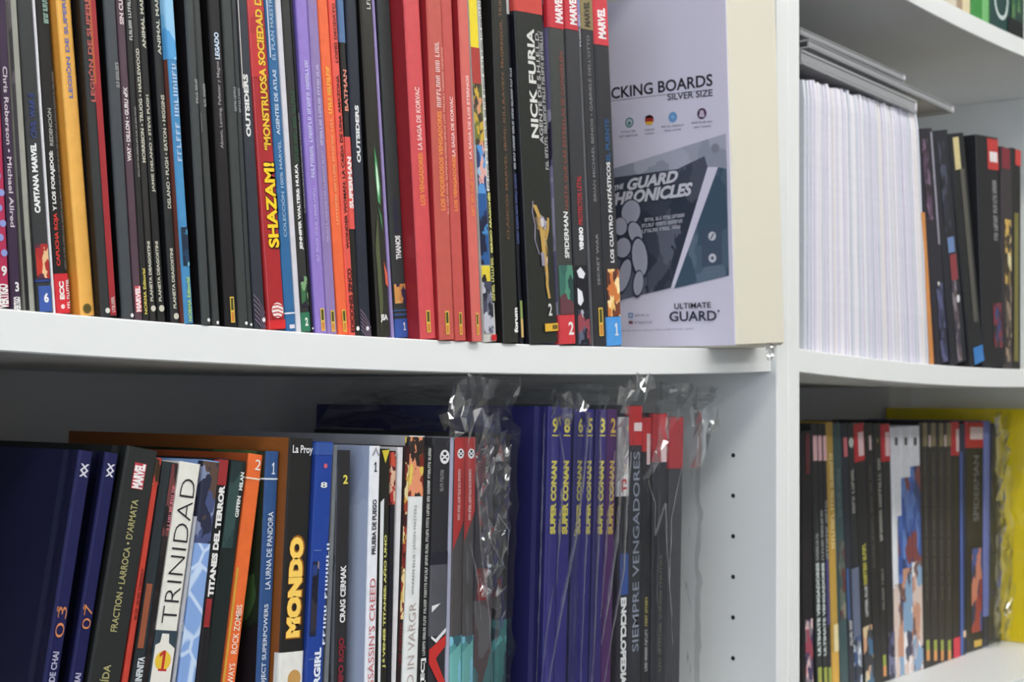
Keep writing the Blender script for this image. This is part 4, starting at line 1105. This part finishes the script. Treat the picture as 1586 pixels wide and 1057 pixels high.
def crinkle(rt, poly, y, step=7, amp=.004, seed=1, m=None):
    """crumpled patch of film in small tilted facets"""
    R = random.Random(seed); inv = rt.location
    def inside(x, y_):
        c = False; n = len(poly); j = n-1
        for i_ in range(n):
            (xi, yi), (xj, yj) = poly[i_], poly[j]
            if (yi > y_) != (yj > y_) and x < (xj-xi)*(y_-yi)/(yj-yi)+xi: c = not c
            j = i_
        return c
    xs = [p[0] for p in poly]; ys = [p[1] for p in poly]
    nx = int((max(xs)-min(xs))/step)+2; ny = int((max(ys)-min(ys))/(step*2.6))+2
    vs = []; fs = []
    for j in range(ny):
        for k in range(nx):
            px = min(xs) + k*step + R.uniform(-.4, .4)*step + (step*.5 if j % 2 else 0); py = min(ys) + j*step*2.6 + R.uniform(-.9, .9)*step
            vs.append(((px, py), amp*(.55*math.sin(k*2.4 + seed + j*.35) + R.uniform(-.45, .45))))
    for j in range(ny-1):
        for k in range(nx-1):
            a = j*nx+k
            for tri in ((a, a+1, a+nx), (a+1, a+nx+1, a+nx)):
                cx = sum(vs[t][0][0] for t in tri)/3; cy = sum(vs[t][0][1] for t in tri)/3
                if inside(cx, cy): fs.append(tri)
    V = [tuple(on_y(p[0], p[1], y + dy) - inv) for p, dy in vs]
    used = sorted(set(t for f in fs for t in f)); mp = {u: n for n, u in enumerate(used)}
    return mesh_obj('crumpled_film', [V[u] for u in used], [tuple(mp[t] for t in f) for f in fs], m or CRINKLE, rt)
crinkle(BA, [(683, 655), (700, 610), (733, 588), (766, 592), (772, 602), (752, 628), (772, 640), (790, 690), (786, 730), (765, 690), (738, 676), (690, 676)], -.004, 10, .007, 1)
crinkle(BA, [(734, 690), (760, 676), (786, 690), (791, 760), (789, 830), (780, 880), (784, 950), (768, 1000), (764, 950), (742, 910), (746, 800), (735, 740)], -.001, 6, .005, 2)
fold(BA, [(733, 676), (741, 760), (745, 850), (758, 960), (762, 1057)], 3.2, -.003)
fold(BA, [(756, 800), (770, 795), (788, 822), (786, 860)], 3, -.004)
fold(BA, [(728, 840), (740, 900), (745, 960)], 3, -.003)
fold(BA, [(752, 770), (760, 840), (784, 882)], 3, -.004)
crinkle(BB, [(851, 622), (866, 610), (890, 606), (908, 622), (916, 650), (912, 668), (894, 640), (872, 664), (856, 650)], -.004, 7, .006, 3)
fold(BB, [(843, 640), (840, 760), (836, 900), (831, 1057)], 3, -.001)
fold(BB, [(866, 668), (874, 720), (866, 830), (862, 905)], 4, -.003)
fold(BB, [(858, 905), (846, 980), (838, 1057)], 3, -.002)
fold(BC, [(912, 640), (906, 720), (892, 830), (872, 930), (850, 1057)], 6, -.004)
fold(BC, [(916, 660), (910, 780), (905, 900), (899, 1057)], 4, -.002)
fold(BD, [(942, 618), (930, 650), (929, 780), (924, 900), (920, 1000), (916, 1057)], 4, -.003)
fold(BD, [(952, 700), (944, 780), (938, 850), (930, 960)], 4, -.002)
fold(BD, [(962, 740), (955, 840), (946, 905), (931, 1000)], 6, -.004)
crinkle(BE, [(958, 600), (972, 592), (1010, 582), (1024, 596), (1016, 610), (985, 618), (976, 640), (974, 700), (966, 745), (956, 740), (964, 670)], -.002, 8, .005, 4)
fold(BE, [(978, 700), (970, 790), (966, 880), (952, 960), (935, 1057)], 5, -.003)
crinkle(BE, [(1024, 650), (1040, 632), (1054, 630), (1050, 650), (1034, 675), (1026, 710), (1010, 735), (996, 745), (1014, 700)], -.003, 7, .005, 5)
fold(BF, [(1004, 745), (1014, 780), (1014, 830), (1030, 780), (1033, 860), (1041, 955)], 3.5, -.003)
fold(BF, [(1056, 720), (1040, 800), (1036, 900), (1042, 1000)], 3, .0)
crinkle(BF, [(1066, 640), (1100, 632), (1116, 640), (1108, 665), (1096, 690), (1088, 715), (1072, 730), (1066, 705), (1078, 680)], .006, 9, .006, 6)
# ---------- right bookcase: stack of bagged comics and plastic sleeves
def bagged_stack():
    variants = []
    mats = [mat((226, 222, 228), .3, .03), mat((214, 210, 222), .3, .03), mat((224, 218, 218), .3, .03), mat((204, 206, 214), .3, .03)]
    x0 = on_y(1246, 545, .012).x; x1 = on_y(1438, 563, .012).x
    n = 46; R = random.Random(11)
    ta = on_y(1246, 118, .012); tb = on_y(1421, 176, .012)
    w = (x1 - x0)/n
    proto = {}
    for k in range(n):
        t = k/(n-1)
        X = x0 + (x1-x0)*k/n
        zs = shelf_top('R', X)
        lean = math.atan2((ta.x + (tb.x-ta.x)*k/n) - X, (ta.z + (tb.z-ta.z)*t) - zs)
        Ht = (ta.z + (tb.z-ta.z)*t) - zs
        v = R.randrange(4)
        key = v
        if key not in proto:
            RR = random.Random(v); vs = []; fs = []; N = 14; h = .262
            prof0 = [(.0002, .175), (0, .004), (.0005, .0006), (.5, 0), (.5+.5-.12, .0008), (1, .004), (1, .175)]
            for j in range(N+1):
                z = h*j/N; bul = .12*math.sin(j*1.3+v) + .08*RR.uniform(-1, 1)
                pinch = 1 - .3*max(0, (j/N-.9)/.1)
                for (a, y) in prof0:
                    xx = .5 + (a-.5)*pinch*(.985 + .012*bul) if a > .01 else a
                    vs.append((xx*w*1.0, y + (.0006*bul if y < .01 else 0) + .0015*max(0, (j/N-.93)/.07), z))
            P = len(prof0)
            for j in range(N):
                for q in range(P): 
                    a_, b_ = j*P+q, j*P+(q+1) % P
                    fs.append((a_, b_, b_+P, a_+P))
            fs.append(tuple(range(P-1, -1, -1))); fs.append(tuple(N*P+q for q in range(P)))
            o = mesh_obj('bagged_comic', vs, fs, mats[v]); proto[key] = o
        else:
            o = proto[key].copy(); col.objects.link(o)
        o.location = (X, .010 + R.uniform(0, .002), zs + .0002)
        o.rotation_euler = (0, lean, 0)
        o.scale = (1, 1, (Ht/math.cos(lean))/.262 - R.uniform(0, .012))
        tag(o, 'white bagged and boarded comic in the packed white stack under the clear sleeves', 'bagged comic', 'white bagged comics')
    return x0, x1, w, ta, tb
sx0, sx1, sw, sta, stb = bagged_stack()
prev['R'] = None
GR4 = 'comic spines on the right bookcase'
def i(s): s.panel(100, 560, .1, .9, A((120, 80, 76), (70, 40, 44), (190, 170, 168), sc=120), 'artwork')
def b4(row, *a, **k):
    k.setdefault('group', GR4); k.setdefault('name', 'comic_book')
    return book(row, *a, **k)
b4('R', (1240.5, 1245), (1238, 1242), (92, 62, 60), 'thin brown comic squeezed between upright and white stack', i, yt=150., top=150, d=.030, name='thin_comic')
prev['R'] = None
# clear rigid sleeves lying on the stack
acr = film_mat('rigid_sleeve', haze=.4, rough=.2, boost=1.3)
edge = mat((206, 200, 206), .3, .0)
def sleeve(px0, px1, py0, py1, y, hpx, label, dy=.19):
    a, b = on_y(px0, py0, y), on_y(px1, py1, y)
    th = math.atan2(-(b.z-a.z), b.x-a.x)
    L = math.hypot(b.x-a.x, b.z-a.z); H = hpx/1750.
    rt = root('rigid_sleeve', label, 'plastic sleeve', 'clear rigid sleeves')
    rt.location = a; rt.rotation_euler = (0, th, 0)
    mesh_obj('sleeve_wall', *bevel_box(0, L, 0, dy, -H*.22, 0, .0004), acr, rt)
    mesh_obj('sleeve_wall', *bevel_box(0, L, 0, dy, -H, -H*.78, .0004), acr, rt)
    mesh_obj('welded_edge', *bevel_box(L-.004, L, 0, dy, -H*.78, -H*.22, .0004), edge, rt)
    mesh_obj('welded_edge', *bevel_box(0, L-.0042, .0005, .0025, -H*.78, -H*.22, .0004), acr, rt)
    return rt

sleeve(1243, 1421, 76, 156, .008, 22, 'lowest clear rigid sleeve resting on the white comics')
sleeve(1254, 1478, 60, 164, .012, 13, 'long clear rigid sleeve in the middle, jutting out to the right')
sleeve(1241, 1403, 42, 116, .020, 11, 'topmost clear rigid sleeve, furthest back')

def D(*cols, sc=150, sd=0): return art(cols, sc, seed=sd)
DK = [(52, 44, 54), (96, 84, 104), (34, 30, 36)]
# ---- books right of the white stack
kw = dict(yt=210.)
def i(s): s.panel(215, 330, .2, .6, D((86, 66, 86), (50, 38, 48), (120, 96, 120)), 'artwork')
b4('R', (1441, 1449), (1422, 1424.5), (206, 138, 76), 'thin orange comic right of the white stack', None, top=330, d=.010, yt=210., name='thin_comic')
def i(s): s.panel(215, 340, .1, .55, D((86, 66, 86), (50, 38, 48), (120, 96, 120)), 'artwork'); s.panel(205, 380, .8, .95, mat((150, 146, 160))); s.panel(440, 570, .4, .9, D((60, 62, 90), (40, 40, 56), (90, 92, 130)), 'artwork'); s.disc(440, .6, .14, (220, 220, 220))
b4('R', (1450, 1471), (1425, 1444), (42, 40, 48), 'dark leaning comic spine with purple mottling, first right of white stack', i, top=203, d=.012, **kw)
def i(s): s.panel(368, 392, .4, .8, mat((110, 136, 180))); s.panel(395, 435, .45, .85, mat((140, 60, 66))); s.panel(220, 360, .3, .7, D((44, 46, 60), (70, 74, 92), (36, 36, 44)), 'artwork'); s.panel(435, 560, .4, .7, D((90, 76, 80), (60, 56, 70), (130, 120, 126)), 'artwork'); s.disc(465, .75, .2, (214, 214, 214))
b4('R', (1472, 1500), (1445, 1467), (36, 37, 44), 'dark leaning comic spine with faint red and blue patches', i, top=208, d=.012, **kw)
def i(s): s.panel(212, 262, .2, .6, mat((206, 190, 140))); s.panel(262, 500, .5, .8, mat((86, 84, 76))); s.panel(538, 580, .3, 1, mat((60, 122, 186)))
b4('R', (1502, 1526), (1471, 1492), (30, 31, 34), 'black leaning comic spine with cream head and blue foot', i, top=213, d=.010, **kw)
def i(s): s.panel(214, 262, .48, 1, mat((190, 58, 56))); s.panel(234, 250, .58, .94, mat((226, 216, 214))); s.small(278, 372, .75, .18, (160, 160, 162), 20); s.panel(470, 540, .5, .9, D((60, 66, 110), (120, 50, 60), (50, 40, 50)), 'artwork')
b4('R', (1528, 1553), (1508, 1549), (32, 32, 35), 'thick black comic spine with red head and white tag, right bookcase upper shelf', i, top=214, d=.008, **kw)
def i(s): s.panel(230, 262, .0, .8, mat((130, 44, 54))); s.panel(340, 440, .3, .9, D((206, 170, 90), (120, 100, 60), (220, 210, 160), (60, 50, 40)), 'artwork'); s.panel(440, 560, .3, .9, D((90, 80, 70), (60, 50, 50), (150, 130, 110)), 'artwork')
b4('R', (1553.5, 1568), (1550, 1567), (58, 52, 54), 'mottled brown comic spine right of the thick red-headed one', i, top=229, d=.010, **kw)
def i(s): s.panel(232, 256, .3, 1, mat((196, 66, 62))); s.panel(330, 560, .2, .7, mat((118, 112, 62)))
b4('R', (1568.5, 1580), (1567.5, 1582), (36, 34, 32), 'olive and black comic spine with red head at the right end', i, top=231, d=.012, **kw)

# ---- lower shelf of the right bookcase
kw = dict(yt=665., yb=1000.)
PKT = (226, 180, 184)
def b5(xb, xt, c, label, items=None, top=657, d=.094, **k):
    return b4('RL', xb, xt, c, label, items, top=top, d=d, depth=.155, **kw, **k)
def i(s): s.disc(691, .6, .3, W_); s.panel(672, 735, .4, .8, mat((96, 40, 46))); s.panel(960, 1100, .2, .9, D((150, 60, 80), (210, 180, 180), (60, 40, 80), (120, 110, 120)), 'artwork')
b5((1243, 1261), (1241, 1256), (26, 23, 27), 'dark comic spine squeezed against the upright, lower right shelf', i, d=.097, top=668)
def ult(sub, y):
    def f(s):
        s.panel(675, 714, .15, .95, mat(PKT), 'publisher_tag'); s.text('ULTIMATE VENGADORES', 872, 1016, .5, .6, (196, 206, 204), .05); s.small(y[0], y[1], .5, .5, sub, 14); s.bar(1034, 1080, u=.5, d=.7)
    return f
b5((1264, 1273), (1257.5, 1265), (40, 42, 42), 'black spine with pink tag, left of three matching on lower right shelf', ult((160, 164, 164), (826, 868)))
b5((1273.5, 1281), (1265.5, 1272), (36, 38, 38), 'black spine with pink tag, middle of three matching on lower right shelf', ult((160, 164, 164), (790, 868)))
def i(s): s.panel(675, 714, .15, .95, mat(PKT), 'publisher_tag'); s.small(775, 866, .5, .5, (160, 164, 164), 14); s.panel(868, 968, .1, .8, mat((66, 62, 112))); s.bar(1034, 1080, u=.5, d=.7)
b5((1281.5, 1287), (1272.5, 1280), (36, 36, 40), 'black spine with pink tag and purple band, right of three matching', i)
def i(s): s.small(700, 850, .55, .5, (226, 208, 150), 18); s.panel(968, 1010, .3, 1, mat((222, 206, 160))); s.panel(1010, 1100, 0, 1, mat((206, 160, 70)))
b5((1287.5, 1300), (1280.5, 1289), (182, 146, 66), 'gold comic spine on the lower right shelf', i, top=655)
def i(s): s.small(725, 800, .5, .4, (110, 126, 130), 12); s.panel(840, 960, .2, 1, D((90, 100, 90), (60, 80, 80), (130, 124, 110), (90, 50, 50)), 'artwork')
b5((1300.5, 1313), (1289.5, 1302), (56, 78, 80), 'grey green comic spine beside the gold one', i)
def i(s): s.panel(678, 708, .3, .9, mat((206, 110, 118))); s.panel(880, 960, 0, .5, mat((60, 84, 130))); s.small(960, 1000, .5, .4, (206, 206, 206), 8)
b5((1313.5, 1323), (1302.5, 1312), (38, 42, 52), 'blue black comic spine with rose tag, right of the grey green one', i)
def i(s): s.disc(686, .5, .7, (196, 200, 190)); s.small(725, 795, .5, .4, (176, 172, 166), 10); s.panel(880, 985, 0, 1, mat((96, 104, 126))); s.panel(985, 1100, 0, 1, D((60, 80, 120), (200, 206, 214), (120, 126, 140), (40, 46, 60)), 'artwork')
b5((1323.5, 1335), (1312.5, 1322), (36, 38, 42), 'dark comic spine with pale round mark at its head', i)
def redhead(extra=None):
    def f(s):
        s.panel(600, 715, 0, 1, mat((186, 44, 50)), 'publisher_tag'); s.panel(670, 707, .38, .9, mat((230, 196, 198)), 'publisher_tag')
        if extra: extra(s)
    return f
def i(s): s.small(842, 906, .5, .34, (196, 190, 84), 9); s.small(908, 955, .5, .26, (206, 206, 206), 9); s.panel(970, 1100, .05, .95, D((196, 150, 120), (60, 50, 50), (60, 100, 130), (210, 190, 150), (40, 40, 46), sc=110), 'artwork')
b5((1335.5, 1353), (1322.5, 1337), (34, 34, 34), 'black spine with red head and yellow print, lower right shelf', redhead(i))
def i(s): s.panel(675, 698, .5, .8, mat((206, 180, 180))); s.small(720, 880, .5, .2, (110, 104, 98), 26)
b5((1353.5, 1363), (1337.5, 1352), (32, 31, 31), 'plain black spine with tiny pale tag, right of red-headed spine', i)
def i(s): s.small(710, 838, .6, .4, (170, 168, 160), 20); s.disc(683, .5, .3, (120, 110, 60)); s.small(880, 945, .6, .3, (130, 128, 120), 12); s.bar(1015, 1048, u=.5, d=.4)
b5((1363.5, 1374), (1352.5, 1364), (34, 32, 32), 'black spine with long grey print, left of second red-headed spine', i)
def i(s): s.panel(980, 1100, .2, 1, D((70, 70, 110), (40, 40, 60), (110, 110, 140)), 'artwork')
b5((1374.5, 1385), (1364.5, 1379), (34, 33, 36), 'black spine with red head, left of the white spines', redhead(i))
def white(seedv):
    def f(s):
        s.panel(678, 690, .35, .65, mat((70, 72, 76)), 'publisher_mark')
        u0 = {0: .5, 1: 0, 2: 0}[seedv]
        s.panel({0: 800, 1: 740, 2: 722}[seedv], {0: 905, 1: 880, 2: 870}[seedv], u0, 1, D((56, 84, 150), (70, 104, 176), (44, 62, 110), (90, 120, 180), (120, 60, 60), sc=70, sd=seedv), 'artwork')
        s.panel({0: 905, 1: 880, 2: 870}[seedv], 1120, 0, 1, D((190, 140, 116), (210, 190, 180), (110, 80, 76), (130, 160, 190), (60, 60, 84), (226, 222, 222), sc=75, sd=seedv+3), 'artwork')
    return f
b5((1386, 1400), (1380, 1395), (220, 221, 226), 'white comic spine, left of three with blue and tan mottled lower half', white(0), top=663)
b5((1400.5, 1415), (1395.5, 1409), (220, 221, 226), 'white comic spine, middle of three with blue and tan mottled lower half', white(1), top=662)
b5((1415.5, 1430), (1410, 1424), (220, 221, 226), 'white comic spine, right of three with blue and tan mottled lower half', white(2), top=661)
def gold(pink):
    def f(s):
        s.panel(655, 692, .35, .95, mat((128, 116, 84)), 'publisher_tag')
        if pink: s.panel(674, 692, .0, .3, mat((206, 184, 184)), 'publisher_tag')
        s.small(700, 930, .55, .26, (104, 98, 92), 40); s.bar(992, 1024, u=.55, d=.4)
    return f
nth = ['first', 'second', 'third', 'last']
for k, (xb, xt) in enumerate((((1430.5, 1442), (1424.5, 1436)), ((1442.5, 1453), (1436.5, 1450)), ((1453.5, 1463.5), (1450.5, 1461)), ((1464, 1475), (1461.5, 1473.5)))):
    b5(xb, xt, (44, 39, 38), nth[k] + ' of four dark brown spines with dull gold heads', gold(k % 2), top=655)
def i(s): s.panel(600, 706, 0, 1, mat((190, 46, 54)), 'publisher_tag'); s.panel(665, 700, .55, .95, mat((226, 196, 198)), 'publisher_tag'); s.panel(988, 1060, .1, 1, mat((206, 54, 72)))
b5((1475.5, 1487), (1474, 1485.5), (36, 32, 34), 'black spine with red head and red foot, right of four brown spines', i, top=653)
def i(s): s.panel(700, 1100, 0, .45, mat((74, 100, 170))); s.panel(978, 988, .5, 1, mat((214, 190, 160)))
b5((1487.5, 1496), (1486, 1495), (30, 40, 76), 'narrow navy and blue spine left of the thick red-headed one', i)
def i(s):
    s.panel(600, 694, 0, 1, mat((186, 46, 52)), 'publisher_tag'); s.panel(662, 681, .2, .95, mat((222, 200, 200)), 'publisher_tag'); s.text('SPIDERMAN', 706, 808, .55, .32, (112, 112, 116), .02)
    s.panel(850, 980, .3, .9, D((60, 80, 140), (150, 60, 60), (190, 120, 100), (50, 50, 80), sc=60, sd=4), 'artwork'); s.panel(993, 1003, .45, .9, mat((206, 170, 80)), 'publisher_mark')
b5((1497, 1522), (1496, 1524), (40, 38, 38), 'thick black spine with red head and grey lettering, lower right shelf', i, top=653, d=.093)
def i(s): s.panel(955, 1100, 0, 1, mat((40, 42, 60)))
e1 = b5((1523, 1532), (1525, 1534), (110, 122, 190), 'periwinkle blue spine left of the bagged comic', i, top=652)
def i(s): s.panel(660, 705, .7, .95, mat((206, 180, 170))); s.panel(730, 990, .35, .8, D((110, 112, 112), (150, 150, 140), (70, 72, 76)), 'artwork')
e2 = b5((1533, 1551), (1535.5, 1562), (56, 58, 64), 'dark bagged comic beside the yellow folder', i, top=656)

# big yellow folder standing at the right, its side facing left
def folder():
    n = Vector((0, 0, 1))
    zs = shelf_top('RL', .70)
    p = on_plane(1583, 996, (0, 0, zs), n)
    X = p.x
    zt = on_plane(1586, 634, (X, 0, 0), Vector((1, 0, 0))).z
    rt = root('yellow_folder', 'tall glossy yellow folder standing at the right end of the lower right shelf', 'folder')
    zs = shelf_top('RL', X)
    rt.location = (X, .050, zs + .0002)
    y = surface('yellow_plastic', (226, 200, 34), .25, 10, .06); h = zt - zs
    mesh_obj('side', *bevel_box(0, .0016, 0, .2, 0, h, .0005), y, rt)
    mesh_obj('side', *bevel_box(.0284, .03, 0, .2, 0, h, .0005), y, rt)
    mesh_obj('spine', *bevel_box(.0017, .0283, 0, .0016, 0, h, .0005), y, rt)
    mesh_obj('paper_stack', *box(.003, .027, .004, .195, .001, h-.006), pages_mat((220, 218, 210)), rt)
folder()

BG = bag(e1, e2, 'clear bag round the last dark comic beside the yellow folder', 21, ztop_of(e2), flap=.012, gather=.0, crumple=.004, row='RL', ceil=ZB - .012, grp=None, depth=.15)
crinkle(BG, [(1540, 655), (1560, 650), (1566, 720), (1570, 830), (1572, 960), (1556, 1000), (1544, 960), (1548, 800)], .086, 7, .005, 9)

# ---- top shelf of the right bookcase: feet of the books seen past the shelf edge
def topline(x): return (x-1469)*60.5/117
kt = dict(yt=-300., top=-380)
def b6(x0, x1, c, label, items=None, **k):
    return b4('U', (x0, x1), (x0, x1), c, label, items, yb=topline((x0+x1)/2), **kt, **k)
b6(1440, 1466, (206, 196, 176), 'cream book on the top right shelf, furthest left above the shelf edge')
b6(1467, 1482, (214, 204, 184), 'pale cream book foot on the top right shelf')
b6(1483, 1491, (170, 146, 122), 'tan book foot on the top right shelf')
b6(1492, 1503, (222, 208, 168), 'light buff book foot beside the green one')
def i(s): s.panel(-60, 60, .55, .9, mat((120, 184, 116)))
b6(1505, 1533, (62, 142, 66), 'bright green book foot on the top right shelf', i)
def i(s):
    N = 22
    for k in range(N):
        a, b = 6.2832*k/N, 6.2832*(k+1)/N
        q = lambda t, r: (.3 + .22*r*math.cos(t), 8 + 28*r*math.sin(t) - 5*math.cos(t)*0)
        s.poly([q(a, 1), q(b, 1), q(b, .76), q(a, .76)], (196, 210, 206), 'oval_outline')
    s.panel(24, 80, .5, 1, mat((18, 22, 22))); s.panel(-60, 24, .62, 1, D((40, 90, 60), (90, 130, 80), (30, 60, 50)), 'artwork')
b6(1535, 1584, (28, 66, 62), 'dark green book with a white oval outline on the top right shelf', i, name='book')
